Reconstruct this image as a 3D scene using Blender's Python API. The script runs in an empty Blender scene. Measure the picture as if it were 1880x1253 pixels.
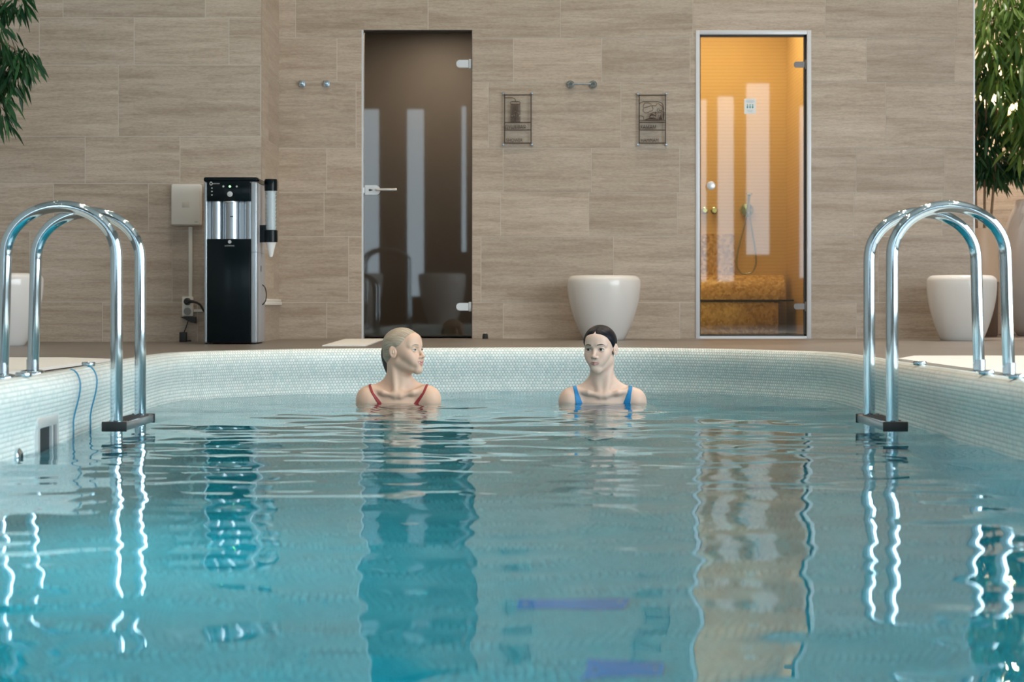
import bpy, bmesh, math, random
import numpy as np
from mathutils import Vector, Matrix

SC = bpy.context.scene
COL = SC.collection
PI = math.pi
random.seed(7)

# ------------------------------------------------------------------ camera, sky, light, exposure
FPX, HOR, CAMZ = 3500.0, 568.0, 0.445          # focal length in px of the 1880 frame, horizon row, eye height over the water
cam_d = bpy.data.cameras.new('camera')
cam = bpy.data.objects.new('camera', cam_d)
COL.objects.link(cam)
cam.location = (0, 0, CAMZ)
cam.rotation_euler = (PI / 2, 0, 0)
cam_d.sensor_width = 36.0
cam_d.lens = FPX / 1880 * 36.0
cam_d.shift_y = -(626.5 - HOR) / 1880
cam_d.clip_start, cam_d.clip_end = 0.05, 100
cam_d.dof.use_dof = True
cam_d.dof.focus_distance = 9.0
cam_d.dof.aperture_fstop = 5.0
SC.camera = cam

SC.view_settings.view_transform = 'Standard'
SC.view_settings.look = 'None'
SC.view_settings.gamma = 1.0
SC.view_settings.use_curve_mapping = False
SC.view_settings.exposure = 0.78

world = bpy.data.worlds.new('world')
SC.world = world
world.use_nodes = True
world.node_tree.nodes['Background'].inputs[0].default_value = (0.62, 0.78, 0.9, 1)
world.node_tree.nodes['Background'].inputs[1].default_value = 0.5

REAR_LIGHT = 2.3        # radiance of the daylight in the rear windows
SIDE_LIGHT = 5.1        # radiance of the daylight in the right side windows
DAY = (0.70, 0.88, 1.0)
SIDE = (0.83, 0.925, 0.975)
WARM = (1.0, 0.83, 0.62)
SPOT_W = 72.0           # watts of each ceiling downlight
CEIL = 5.8

def area(name, loc, rot, sx, sy, power, col):
    l = bpy.data.lights.new(name, 'AREA')
    l.shape = 'RECTANGLE'; l.size = sx; l.size_y = sy; l.energy = power; l.color = col
    o = bpy.data.objects.new(name, l); COL.objects.link(o)
    o.location = loc; o.rotation_euler = rot
    return o

# ------------------------------------------------------------------ helpers
def W(px, py, D):
    """photo pixel at depth D -> place in the room"""
    s = FPX / D
    return Vector(((px - 940) / s, D, CAMZ + (HOR - py) / s))

def tag(o, label=None, cat=None, group=None, kind=None):
    if label: o['label'] = label
    if cat: o['category'] = cat
    if group: o['group'] = group
    if kind: o['kind'] = kind
    return o

def empty(name, loc=(0, 0, 0), rz=0.0):
    o = bpy.data.objects.new(name, None); COL.objects.link(o)
    o.empty_display_size = 0.1
    o.location = loc; o.rotation_euler = (0, 0, rz)
    return o

class MB:
    """collects shapes; build() links them as ONE mesh object"""
    def __init__(self):
        self.v = []; self.f = []; self.m = []; self.sm = []
    def add(self, vs, fs, mi=0, smooth=True):
        b = len(self.v)
        self.v += [tuple(p) for p in vs]
        for f in fs:
            self.f.append([b + i for i in f]); self.m.append(mi); self.sm.append(smooth)
        return self
    def box(self, x0, x1, y0, y1, z0, z1, mi=0, bev=0.0, seg=2):
        if bev <= 0:
            vs = [(x0,y0,z0),(x1,y0,z0),(x1,y1,z0),(x0,y1,z0),(x0,y0,z1),(x1,y0,z1),(x1,y1,z1),(x0,y1,z1)]
            fs = [(0,3,2,1),(4,5,6,7),(0,1,5,4),(1,2,6,5),(2,3,7,6),(3,0,4,7)]
            return self.add(vs, fs, mi, False)
        bm = bmesh.new()
        r = bmesh.ops.create_cube(bm, size=1.0)
        for v in r['verts']:
            v.co = Vector(((x0+x1)/2 + v.co.x*(x1-x0), (y0+y1)/2 + v.co.y*(y1-y0), (z0+z1)/2 + v.co.z*(z1-z0)))
        bmesh.ops.bevel(bm, geom=list(bm.edges), offset=bev, segments=seg, profile=0.5, affect='EDGES')
        bm.verts.index_update()
        self.add([v.co.copy() for v in bm.verts], [[v.index for v in f.verts] for f in bm.faces], mi, True)
        bm.free()
        return self
    def lathe(self, prof, c=(0,0,0), n=48, mi=0, axis='z', cap=True):
        vs = []; fs = []
        for r, z in prof:
            for k in range(n):
                a = 2*PI*k/n
                x, y = r*math.cos(a), r*math.sin(a)
                if axis == 'z': p = (c[0]+x, c[1]+y, c[2]+z)
                elif axis == 'y': p = (c[0]+x, c[1]-z, c[2]+y)   # profile height runs towards the viewer (-y)
                else: p = (c[0]+z, c[1]+x, c[2]+y)
                vs.append(p)
        for i in range(len(prof)-1):
            for k in range(n):
                a, b = i*n+k, i*n+(k+1) % n
                fs.append((a, b, b+n, a+n))
        if cap:
            if prof[0][0] > 1e-5: fs.append(tuple(reversed(range(n))))
            if prof[-1][0] > 1e-5: fs.append(tuple(range((len(prof)-1)*n, len(prof)*n)))
        return self.add(vs, fs, mi, True)
    def tube(self, pts, r, n=14, mi=0, closed=False, caps=True, phase=0.0, smooth=True):
        pts = [Vector(p) for p in pts]; m = len(pts)
        rr = r if isinstance(r, (list, tuple)) else [r]*m
        vs = []; fs = []; up = None
        for i in range(m):
            if closed: t = (pts[(i+1) % m] - pts[i-1])
            else: t = pts[min(i+1, m-1)] - pts[max(i-1, 0)]
            if t.length < 1e-9: t = Vector((0,0,1))
            t.normalize()
            if up is None:
                up = Vector((0,1,0)) if abs(t.y) < 0.9 else Vector((1,0,0))
            up = (up - t*up.dot(t))
            if up.length < 1e-6: up = t.orthogonal()
            up.normalize(); sd = t.cross(up)
            for k in range(n):
                a = 2*PI*k/n + phase
                vs.append(pts[i] + (up*math.cos(a) + sd*math.sin(a))*rr[i])
        last = m if closed else m-1
        for i in range(last):
            for k in range(n):
                a, b = i*n+k, i*n+(k+1) % n
                c, d = ((i+1) % m)*n+(k+1) % n, ((i+1) % m)*n+k
                fs.append((a, b, c, d))
        if caps and not closed:
            fs.append(tuple(reversed(range(n)))); fs.append(tuple(range((m-1)*n, m*n)))
        return self.add(vs, fs, mi, smooth)
    def build(self, name, mats, parent=None, loc=None):
        me = bpy.data.meshes.new(name)
        me.from_pydata(self.v, [], self.f)
        if not isinstance(mats, (list, tuple)): mats = [mats]
        for m in mats: me.materials.append(m)
        me.polygons.foreach_set('material_index', self.m)
        me.polygons.foreach_set('use_smooth', self.sm)
        me.update()
        bm = bmesh.new(); bm.from_mesh(me)
        bmesh.ops.recalc_face_normals(bm, faces=bm.faces)
        bm.to_mesh(me); bm.free()
        try: me.set_sharp_from_angle(angle=math.radians(40))
        except Exception: pass
        o = bpy.data.objects.new(name, me); COL.objects.link(o)
        if loc is not None: o.location = loc
        if parent is not None: o.parent = parent
        return o

def np_mesh(name, V, F, mats, parent=None, smooth=True):
    """fast mesh from arrays; F is (n,4) or (n,3)"""
    me = bpy.data.meshes.new(name)
    V = np.asarray(V, np.float32); F = np.asarray(F, np.int32)
    k = F.shape[1]
    me.vertices.add(len(V)); me.vertices.foreach_set('co', V.ravel())
    me.loops.add(F.size); me.loops.foreach_set('vertex_index', F.ravel())
    me.polygons.add(len(F))
    me.polygons.foreach_set('loop_start', np.arange(0, F.size, k, dtype=np.int32))
    me.polygons.foreach_set('use_smooth', np.full(len(F), smooth))
    if not isinstance(mats, (list, tuple)): mats = [mats]
    for m in mats: me.materials.append(m)
    me.update(calc_edges=True); me.validate()
    o = bpy.data.objects.new(name, me); COL.objects.link(o)
    if parent is not None: o.parent = parent
    return o

def dup(root, loc, label=None):
    r = root.copy(); COL.objects.link(r); r.location = loc
    if label: r['label'] = label
    for ch in list(root.children):
        c = ch.copy(); COL.objects.link(c); c.parent = r
        for g in list(ch.children):
            d = g.copy(); COL.objects.link(d); d.parent = c
    return r

def text_obj(name, body, size, mat, parent, loc, depth=0.0006, align='CENTER', rot=(PI/2, 0, 0), xs=1.0):
    cu = bpy.data.curves.new(name, 'FONT')
    cu.body = body; cu.size = size; cu.extrude = depth; cu.align_x = align; cu.align_y = 'CENTER'
    t = bpy.data.objects.new(name + '_curve', cu); COL.objects.link(t)
    dg = bpy.context.evaluated_depsgraph_get()
    me = bpy.data.meshes.new_from_object(t.evaluated_get(dg))
    bpy.data.objects.remove(t); bpy.data.curves.remove(cu)
    me.materials.clear(); me.materials.append(mat)
    o = bpy.data.objects.new(name, me); COL.objects.link(o)
    o.location = loc; o.rotation_euler = rot; o.scale = (xs, 1, 1)
    if parent is not None: o.parent = parent
    return o

# ------------------------------------------------------------------ materials
def new_mat(name):
    m = bpy.data.materials.new(name); m.use_nodes = True
    nt = m.node_tree
    for n in list(nt.nodes): nt.nodes.remove(n)
    out = nt.nodes.new('ShaderNodeOutputMaterial')
    return m, nt, out

def node(nt, typ, **kw):
    n = nt.nodes.new(typ)
    for k, v in kw.items(): setattr(n, k, v)
    return n

def setin(n, **kw):
    for k, v in kw.items():
        n.inputs[k.replace('_', ' ')].default_value = v

def math_n(nt, op, a, b=None, c=None):
    n = nt.nodes.new('ShaderNodeMath'); n.operation = op
    for i, x in enumerate((a, b, c)):
        if x is None: continue
        if isinstance(x, (int, float)): n.inputs[i].default_value = x
        else: nt.links.new(x, n.inputs[i])
    return n.outputs[0]

def pmat(name, col, rough=0.5, metal=0.0, spec=0.5, bump=None, var=0.0, scale=20.0, coat=0.0, sss=0.0, emit=None, estr=0.0):
    m, nt, out = new_mat(name)
    p = node(nt, 'ShaderNodeBsdfPrincipled')
    p.inputs['Base Color'].default_value = (*col, 1)
    p.inputs['Roughness'].default_value = rough
    p.inputs['Metallic'].default_value = metal
    p.inputs['Specular IOR Level'].default_value = spec
    p.inputs['Coat Weight'].default_value = coat
    if sss:
        p.inputs['Subsurface Weight'].default_value = sss
        p.inputs['Subsurface Radius'].default_value = (0.012, 0.005, 0.003)
        p.inputs['Subsurface Scale'].default_value = 1.0
    if emit:
        p.inputs['Emission Color'].default_value = (*emit, 1)
        p.inputs['Emission Strength'].default_value = estr
    if var or bump:
        tc = node(nt, 'ShaderNodeTexCoord')
        nz = node(nt, 'ShaderNodeTexNoise'); setin(nz, Scale=scale, Detail=4.0)
        nt.links.new(tc.outputs['Object'], nz.inputs['Vector'])
        if var:
            mx = node(nt, 'ShaderNodeMix', data_type='RGBA')
            mx.inputs[6].default_value = tuple(max(0, c*(1-var)) for c in col) + (1,)
            mx.inputs[7].default_value = tuple(min(1, c*(1+var)) for c in col) + (1,)
            nt.links.new(nz.outputs['Fac'], mx.inputs[0]); nt.links.new(mx.outputs[2], p.inputs['Base Color'])
        if bump:
            b = node(nt, 'ShaderNodeBump'); setin(b, Strength=bump, Distance=0.002)
            nt.links.new(nz.outputs['Fac'], b.inputs['Height']); nt.links.new(b.outputs['Normal'], p.inputs['Normal'])
    nt.links.new(p.outputs[0], out.inputs[0])
    return m

def emat(name, col, strength):
    m, nt, out = new_mat(name)
    e = node(nt, 'ShaderNodeEmission'); e.inputs[0].default_value = (*col, 1); e.inputs[1].default_value = strength
    nt.links.new(e.outputs[0], out.inputs[0])
    return m

def glass_mat(name, tint, ior=1.5, refl=(1, 1, 1)):
    m, nt, out = new_mat(name)
    fr = node(nt, 'ShaderNodeFresnel'); fr.inputs[0].default_value = ior
    tr = node(nt, 'ShaderNodeBsdfTransparent'); tr.inputs[0].default_value = (*tint, 1)
    gl = node(nt, 'ShaderNodeBsdfGlossy'); gl.inputs[0].default_value = (*refl, 1); gl.inputs['Roughness'].default_value = 0.02
    mx = node(nt, 'ShaderNodeMixShader')
    geo = node(nt, 'ShaderNodeNewGeometry')                         # only the outer face of the pane mirrors
    fac = math_n(nt, 'MULTIPLY', fr.outputs[0], math_n(nt, 'SUBTRACT', 1.0, geo.outputs['Backfacing']))
    nt.links.new(fac, mx.inputs[0]); nt.links.new(tr.outputs[0], mx.inputs[1]); nt.links.new(gl.outputs[0], mx.inputs[2])
    nt.links.new(mx.outputs[0], out.inputs[0])
    return m

def travertine_mat():
    m, nt, out = new_mat('travertine_tile')
    L = nt.links
    uv = node(nt, 'ShaderNodeUVMap', uv_map='metres')
    at = node(nt, 'ShaderNodeAttribute', attribute_name='tile_rand')
    cx = node(nt, 'ShaderNodeCombineXYZ')
    L.new(math_n(nt, 'MULTIPLY', at.outputs['Fac'], 37.0), cx.inputs[0])
    L.new(math_n(nt, 'MULTIPLY', at.outputs['Fac'], 13.0), cx.inputs[1])
    L.new(math_n(nt, 'MULTIPLY', at.outputs['Fac'], 51.0), cx.inputs[2])
    ad = node(nt, 'ShaderNodeVectorMath', operation='ADD')
    L.new(uv.outputs[0], ad.inputs[0]); L.new(cx.outputs[0], ad.inputs[1])
    def stretched(sx, sy, scale, detail, dist, rough=0.6):
        mp = node(nt, 'ShaderNodeMapping'); mp.inputs['Scale'].default_value = (sx, sy, 1.0)
        L.new(ad.outputs[0], mp.inputs[0])
        nz = node(nt, 'ShaderNodeTexNoise'); setin(nz, Scale=scale, Detail=detail, Roughness=rough, Distortion=dist)
        L.new(mp.outputs[0], nz.inputs['Vector'])
        return nz.outputs['Fac']
    a = stretched(0.6, 9.0, 1.6, 5.0, 0.5)
    b = stretched(2.4, 26.0, 2.0, 6.0, 1.2, 0.7)
    c = stretched(14.0, 60.0, 3.0, 3.0, 0.3, 0.6)
    r1 = node(nt, 'ShaderNodeValToRGB'); L.new(a, r1.inputs[0])
    e = r1.color_ramp.elements
    e[0].position, e[0].color = 0.30, (0.39, 0.302, 0.226, 1)
    e[1].position, e[1].color = 0.70, (0.575, 0.485, 0.40, 1)
    k = e.new(0.5); k.color = (0.49, 0.40, 0.318, 1)
    r2 = node(nt, 'ShaderNodeValToRGB'); L.new(b, r2.inputs[0])
    e = r2.color_ramp.elements
    e[0].position, e[0].color = 0.34, (0.66, 0.61, 0.56, 1)
    e[1].position, e[1].color = 0.56, (1, 1, 1, 1)
    mx = node(nt, 'ShaderNodeMix', data_type='RGBA', blend_type='MULTIPLY'); mx.inputs[0].default_value = 0.55
    L.new(r1.outputs[0], mx.inputs[6]); L.new(r2.outputs[0], mx.inputs[7])
    r3 = node(nt, 'ShaderNodeValToRGB'); L.new(c, r3.inputs[0])
    e = r3.color_ramp.elements
    e[0].position, e[0].color = 0.33, (0.78, 0.76, 0.73, 1)
    e[1].position, e[1].color = 0.60, (1.04, 1.03, 1.02, 1)
    mx2 = node(nt, 'ShaderNodeMix', data_type='RGBA', blend_type='MULTIPLY'); mx2.inputs[0].default_value = 0.7
    L.new(mx.outputs[2], mx2.inputs[6]); L.new(r3.outputs[0], mx2.inputs[7])
    hv = node(nt, 'ShaderNodeHueSaturation')
    L.new(math_n(nt, 'ADD', math_n(nt, 'MULTIPLY', at.outputs['Fac'], 0.16), 0.92), hv.inputs['Value'])
    L.new(mx2.outputs[2], hv.inputs['Color'])
    p = node(nt, 'ShaderNodeBsdfPrincipled'); setin(p, Roughness=0.42)
    L.new(hv.outputs[0], p.inputs['Base Color'])
    L.new(p.outputs[0], out.inputs[0])
    return m

def mosaic_mat():
    m, nt, out = new_mat('pebble_mosaic')
    L = nt.links
    uv = node(nt, 'ShaderNodeUVMap', uv_map='metres')
    sp = node(nt, 'ShaderNodeSeparateXYZ'); L.new(uv.outputs[0], sp.inputs[0])
    px, py, rad = 0.0175, 0.0152, 0.0083
    vy = math_n(nt, 'DIVIDE', sp.outputs[1], py)
    row = math_n(nt, 'FLOOR', vy)
    par = math_n(nt, 'MODULO', math_n(nt, 'ADD', row, 1000.0), 2.0)
    ux = math_n(nt, 'ADD', math_n(nt, 'DIVIDE', sp.outputs[0], px), math_n(nt, 'MULTIPLY', par, 0.5))
    colm = math_n(nt, 'FLOOR', ux)
    dx = math_n(nt, 'MULTIPLY', math_n(nt, 'SUBTRACT', math_n(nt, 'SUBTRACT', ux, colm), 0.5), px)
    dy = math_n(nt, 'MULTIPLY', math_n(nt, 'SUBTRACT', math_n(nt, 'SUBTRACT', vy, row), 0.5), py)
    d = math_n(nt, 'SQRT', math_n(nt, 'ADD', math_n(nt, 'MULTIPLY', dx, dx), math_n(nt, 'MULTIPLY', dy, dy)))
    dn = math_n(nt, 'DIVIDE', d, rad)
    mr = node(nt, 'ShaderNodeMapRange', interpolation_type='SMOOTHSTEP')
    mr.inputs[1].default_value = 1.0; mr.inputs[2].default_value = 0.72; mr.inputs[3].default_value = 0.0; mr.inputs[4].default_value = 1.0
    L.new(dn, mr.inputs[0])
    cc = node(nt, 'ShaderNodeCombineXYZ'); L.new(colm, cc.inputs[0]); L.new(row, cc.inputs[1])
    wn = node(nt, 'ShaderNodeTexWhiteNoise', noise_dimensions='2D'); L.new(cc.outputs[0], wn.inputs['Vector'])
    rp = node(nt, 'ShaderNodeValToRGB'); L.new(wn.outputs['Value'], rp.inputs[0])
    e = rp.color_ramp.elements
    e[0].position, e[0].color = 0.0, (0.70, 0.77, 0.75, 1)
    e[1].position, e[1].color = 1.0, (0.91, 0.92, 0.89, 1)
    k = e.new(0.5); k.color = (0.84, 0.87, 0.84, 1)
    mx = node(nt, 'ShaderNodeMix', data_type='RGBA')
    L.new(mr.outputs[0], mx.inputs[0]); mx.inputs[6].default_value = (0.52, 0.62, 0.62, 1); L.new(rp.outputs[0], mx.inputs[7])
    dome = math_n(nt, 'SQRT', math_n(nt, 'MAXIMUM', math_n(nt, 'SUBTRACT', 1.0, math_n(nt, 'MULTIPLY', dn, dn)), 0.0))
    b = node(nt, 'ShaderNodeBump'); setin(b, Strength=0.55, Distance=0.003)
    L.new(dome, b.inputs['Height'])
    p = node(nt, 'ShaderNodeBsdfPrincipled'); setin(p, Roughness=0.22)
    L.new(mx.outputs[2], p.inputs['Base Color']); L.new(b.outputs[0], p.inputs['Normal'])
    L.new(p.outputs[0], out.inputs[0])
    return m

def water_mat():
    m, nt, out = new_mat('pool_water')
    rf = node(nt, 'ShaderNodeBsdfRefraction'); setin(rf, IOR=1.333, Roughness=0.0)
    gl = node(nt, 'ShaderNodeBsdfGlossy'); gl.inputs['Roughness'].default_value = 0.0; gl.inputs[0].default_value = (0.93, 0.98, 1.0, 1)
    fr = node(nt, 'ShaderNodeFresnel'); fr.inputs[0].default_value = 1.333
    g = node(nt, 'ShaderNodeMixShader')
    nt.links.new(math_n(nt, 'MULTIPLY', fr.outputs[0], 0.97), g.inputs[0]); nt.links.new(rf.outputs[0], g.inputs[1]); nt.links.new(gl.outputs[0], g.inputs[2])
    v = node(nt, 'ShaderNodeVolumeAbsorption')
    v.inputs['Color'].default_value = (0.0, 0.86, 0.935, 1); v.inputs['Density'].default_value = 1.1
    nt.links.new(g.outputs[0], out.inputs[0]); nt.links.new(v.outputs[0], out.inputs['Volume'])
    return m

def floor_mat():
    m, nt, out = new_mat('deck_tile'); L = nt.links
    tc = node(nt, 'ShaderNodeTexCoord')
    br = node(nt, 'ShaderNodeTexBrick'); br.offset = 0.5
    setin(br, Scale=1.0, Mortar_Size=0.004, Brick_Width=0.6, Row_Height=0.6, Bias=0.0)
    br.inputs['Color1'].default_value = (0.225, 0.185, 0.150, 1); br.inputs['Color2'].default_value = (0.19, 0.16, 0.135, 1)
    br.inputs['Mortar'].default_value = (0.19, 0.16, 0.135, 1)
    L.new(tc.outputs['Object'], br.inputs['Vector'])
    nz = node(nt, 'ShaderNodeTexNoise'); setin(nz, Scale=6.0, Detail=6.0)
    L.new(tc.outputs['Object'], nz.inputs['Vector'])
    mx = node(nt, 'ShaderNodeMix', data_type='RGBA', blend_type='MULTIPLY'); mx.inputs[0].default_value = 0.35
    L.new(br.outputs['Color'], mx.inputs[6]); L.new(nz.outputs['Color'], mx.inputs[7])
    hs = node(nt, 'ShaderNodeHueSaturation'); hs.inputs['Saturation'].default_value = 0.8; hs.inputs['Value'].default_value = 1.1
    L.new(mx.outputs[2], hs.inputs['Color'])
    p = node(nt, 'ShaderNodeBsdfPrincipled'); setin(p, Roughness=0.38)
    L.new(hs.outputs[0], p.inputs['Base Color']); L.new(p.outputs[0], out.inputs[0])
    return m

def gold_mosaic_mat():
    m, nt, out = new_mat('gold_mosaic'); L = nt.links
    tc = node(nt, 'ShaderNodeTexCoord')
    vo = node(nt, 'ShaderNodeTexVoronoi'); setin(vo, Scale=55.0, Randomness=0.9)
    L.new(tc.outputs['Object'], vo.inputs['Vector'])
    sp = node(nt, 'ShaderNodeSeparateColor'); L.new(vo.outputs['Color'], sp.inputs[0])
    rp = node(nt, 'ShaderNodeValToRGB'); L.new(sp.outputs[0], rp.inputs[0])
    e = rp.color_ramp.elements
    e[0].position, e[0].color = 0.0, (0.46, 0.30, 0.14, 1)
    e[1].position, e[1].color = 1.0, (0.85, 0.66, 0.40, 1)
    p = node(nt, 'ShaderNodeBsdfPrincipled'); setin(p, Roughness=0.3)
    L.new(rp.outputs[0], p.inputs['Base Color']); L.new(p.outputs[0], out.inputs[0])
    return m

def hammam_wall_mat():
    m, nt, out = new_mat('hammam_wall_tile'); L = nt.links
    tc = node(nt, 'ShaderNodeTexCoord')
    sp = node(nt, 'ShaderNodeSeparateXYZ'); L.new(tc.outputs['Object'], sp.inputs[0])
    fr = math_n(nt, 'FRACT', math_n(nt, 'DIVIDE', sp.outputs[2], 0.026))
    ln = math_n(nt, 'GREATER_THAN', fr, 0.86)
    mx = node(nt, 'ShaderNodeMix', data_type='RGBA'); L.new(ln, mx.inputs[0])
    mx.inputs[6].default_value = (0.84, 0.69, 0.48, 1); mx.inputs[7].default_value = (0.74, 0.58, 0.38, 1)
    p = node(nt, 'ShaderNodeBsdfPrincipled'); setin(p, Roughness=0.4)
    L.new(mx.outputs[2], p.inputs['Base Color']); L.new(p.outputs[0], out.inputs[0])
    return m

def attr_mat(name, attr, rough=0.5, sss=0.0, spec=0.5, strand=0.0):
    m, nt, out = new_mat(name); L = nt.links
    at = node(nt, 'ShaderNodeAttribute', attribute_name=attr)
    p = node(nt, 'ShaderNodeBsdfPrincipled'); setin(p, Roughness=rough); p.inputs['Specular IOR Level'].default_value = spec
    L.new(at.outputs['Color'], p.inputs['Base Color'])
    if sss:
        p.inputs['Subsurface Weight'].default_value = sss
        p.inputs['Subsurface Radius'].default_value = (0.011, 0.004, 0.0025)
        p.inputs['Subsurface Scale'].default_value = 1.0
    L.new(p.outputs[0], out.inputs[0])
    return m

def hair_mat(name, col, col2, rough, scale, spec=0.28):
    m, nt, out = new_mat(name); L = nt.links
    at = node(nt, 'ShaderNodeUVMap', uv_map='strand')
    mp = node(nt, 'ShaderNodeMapping'); mp.inputs['Scale'].default_value = (scale, 3.0, 1.0)
    L.new(at.outputs[0], mp.inputs[0])
    nz = node(nt, 'ShaderNodeTexNoise'); setin(nz, Scale=1.0, Detail=4.0, Roughness=0.65)
    L.new(mp.outputs[0], nz.inputs['Vector'])
    rp = node(nt, 'ShaderNodeValToRGB'); L.new(nz.outputs['Fac'], rp.inputs[0])
    e = rp.color_ramp.elements
    e[0].position, e[0].color = 0.35, (*col2, 1)
    e[1].position, e[1].color = 0.62, (*col, 1)
    b = node(nt, 'ShaderNodeBump'); setin(b, Strength=0.5, Distance=0.003); L.new(nz.outputs['Fac'], b.inputs['Height'])
    p = node(nt, 'ShaderNodeBsdfPrincipled'); setin(p, Roughness=rough); p.inputs['Specular IOR Level'].default_value = spec
    L.new(rp.outputs[0], p.inputs['Base Color']); L.new(b.outputs[0], p.inputs['Normal'])
    L.new(p.outputs[0], out.inputs[0])
    return m

def leaf_mat(name, c1, c2):
    m, nt, out = new_mat(name); L = nt.links
    at = node(nt, 'ShaderNodeAttribute', attribute_name='leaf_rand')
    mx = node(nt, 'ShaderNodeMix', data_type='RGBA'); L.new(at.outputs['Fac'], mx.inputs[0])
    mx.inputs[6].default_value = (*c1, 1); mx.inputs[7].default_value = (*c2, 1)
    p = node(nt, 'ShaderNodeBsdfPrincipled'); setin(p, Roughness=0.38)
    L.new(mx.outputs[2], p.inputs['Base Color'])
    tl = node(nt, 'ShaderNodeBsdfTranslucent'); L.new(mx.outputs[2], tl.inputs[0])
    ms = node(nt, 'ShaderNodeMixShader'); ms.inputs[0].default_value = 0.25
    L.new(p.outputs[0], ms.inputs[1]); L.new(tl.outputs[0], ms.inputs[2]); L.new(ms.outputs[0], out.inputs[0])
    return m

M = dict(
    trav=travertine_mat(), mosaic=mosaic_mat(), water=water_mat(), floor=floor_mat(),
    grout=pmat('tile_grout', (0.58, 0.525, 0.45), 0.8),
    plaster=pmat('ceiling_plaster', (0.50, 0.49, 0.46), 0.8, var=0.03),
    chrome=pmat('polished_steel', (0.50, 0.61, 0.67), 0.06, 1.0),
    brushed=pmat('brushed_steel', (0.42, 0.49, 0.55), 0.26, 1.0),
    hinge_grey=pmat('grey_hinge_metal', (0.20, 0.19, 0.19), 0.42, 0.3), bay=pmat('bay_steel', (0.46, 0.50, 0.54), 0.34, 1.0),
    satin=pmat('satin_steel', (0.74, 0.74, 0.74), 0.35, 0.6),
    white=pmat('glossy_white_shell', (0.74, 0.72, 0.70), 0.18, coat=0.3, var=0.01),
    white_plastic=pmat('white_plastic', (0.78, 0.75, 0.69), 0.45),
    white_slab=pmat('white_stone', (0.84, 0.83, 0.80), 0.5, var=0.04),
    black=pmat('black_gloss_plastic', (0.002, 0.006, 0.008), 0.2, spec=0.18),
    black_matte=pmat('black_plastic', (0.012, 0.013, 0.014), 0.5),
    silver=pmat('silver_plastic', (0.42, 0.47, 0.51), 0.34, 0.55),
    silver_side=pmat('grey_plastic_side', (0.42, 0.42, 0.44), 0.5, 0.1),
    print_grey=pmat('grey_print', (0.55, 0.57, 0.58), 0.5),
    led=emat('green_led', (0.25, 1.0, 0.25), 4.0),
    bronze=pmat('bronze_line', (0.045, 0.028, 0.020), 0.5, 0.3),
    blue_line=pmat('blue_line_gloss', (0.03, 0.22, 0.36), 0.2),
    blue_plate=pmat('blue_plate_finish', (0.0, 0.40, 0.85), 0.4),
    dark=pmat('dark_opening', (0.01, 0.015, 0.02), 0.6),
    rubber=pmat('black_rubber', (0.015, 0.015, 0.015), 0.7),
    doorframe=pmat('pale_aluminium_frame', (0.66, 0.68, 0.72), 0.4, 0.2),
    gasket=pmat('dark_gasket', (0.02, 0.018, 0.017), 0.5),
    grey_glass=glass_mat('grey_tinted_glass', (0.58, 0.54, 0.49), 1.62),
    amber_glass=glass_mat('amber_tinted_glass', (0.88, 0.78, 0.54), 1.75),
    clear=glass_mat('clear_plastic', (0.985, 0.99, 0.99), 1.07), tube=glass_mat('clear_tube', (0.90, 0.93, 0.95), 1.2),
    shower_wall=pmat('shower_room_tile', (0.17, 0.155, 0.14), 0.5, var=0.05),
    hammam=hammam_wall_mat(), gold=gold_mosaic_mat(),
    paper=pmat('white_paper', (0.85, 0.85, 0.83), 0.6),
    teal_print=pmat('teal_print', (0.05, 0.32, 0.34), 0.5),
    peach=pmat('peach_pot_glaze', (0.78, 0.58, 0.42), 0.35, var=0.03),
    brownpot=pmat('brown_gloss_pot', (0.14, 0.085, 0.06), 0.15),
    bark=pmat('tree_bark', (0.30, 0.21, 0.13), 0.8, var=0.25, bump=0.4, scale=60),
    soil=pmat('dark_soil', (0.03, 0.022, 0.016), 0.95, bump=0.6, var=0.3, scale=90),
    frame_dark=pmat('dark_window_frame', (0.05, 0.05, 0.055), 0.4),
    day_rear=emat('daylight_rear', DAY, REAR_LIGHT), day_side=emat('daylight_side', SIDE, SIDE_LIGHT),
    lamp=emat('lamp_glow', WARM, 30.0), sconce=emat('sconce_glow', (1.0, 0.80, 0.55), 9.0), added_lens=emat('added_lamp_lens', (0.8, 0.95, 1.0), 3.0),
    skin=attr_mat('skin', 'tone', 0.42, 0.12, 0.4),
    eye_white=pmat('eye_white', (0.72, 0.70, 0.68), 0.2), iris=pmat('dark_iris', (0.035, 0.022, 0.015), 0.15),
    iris_grey=pmat('grey_iris', (0.10, 0.13, 0.15), 0.15),
    teeth=pmat('teeth_enamel', (0.85, 0.84, 0.80), 0.25),
    hair_black=hair_mat('black_wet_hair', (0.007, 0.010, 0.018), (0.0012, 0.002, 0.006), 0.34, 60, 0.15),
    hair_blonde=hair_mat('wet_blonde_hair', (0.58, 0.49, 0.385), (0.27, 0.21, 0.155), 0.4, 55),
    hair_dark=pmat('wet_shaded_hair', (0.035, 0.027, 0.022), 0.35, var=0.4, scale=60),  # tail hair is wet, and its shade is put into the colour too
    brow_dark=pmat('dark_eyebrow', (0.03, 0.02, 0.016), 0.7), brow_light=pmat('light_eyebrow', (0.24, 0.17, 0.13), 0.7),
    red_suit=pmat('dark_red_swim_fabric', (0.30, 0.025, 0.03), 0.6, var=0.1, scale=300),
    blue_suit=pmat('blue_swim_fabric', (0.004, 0.21, 0.50), 0.5, var=0.1, scale=300),
    leaf_a=leaf_mat('ficus_leaf_dark', (0.008, 0.055, 0.024), (0.035, 0.13, 0.04)),
    leaf_b=leaf_mat('ficus_leaf_bright', (0.03, 0.11, 0.02), (0.20, 0.32, 0.06)),
)

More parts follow.
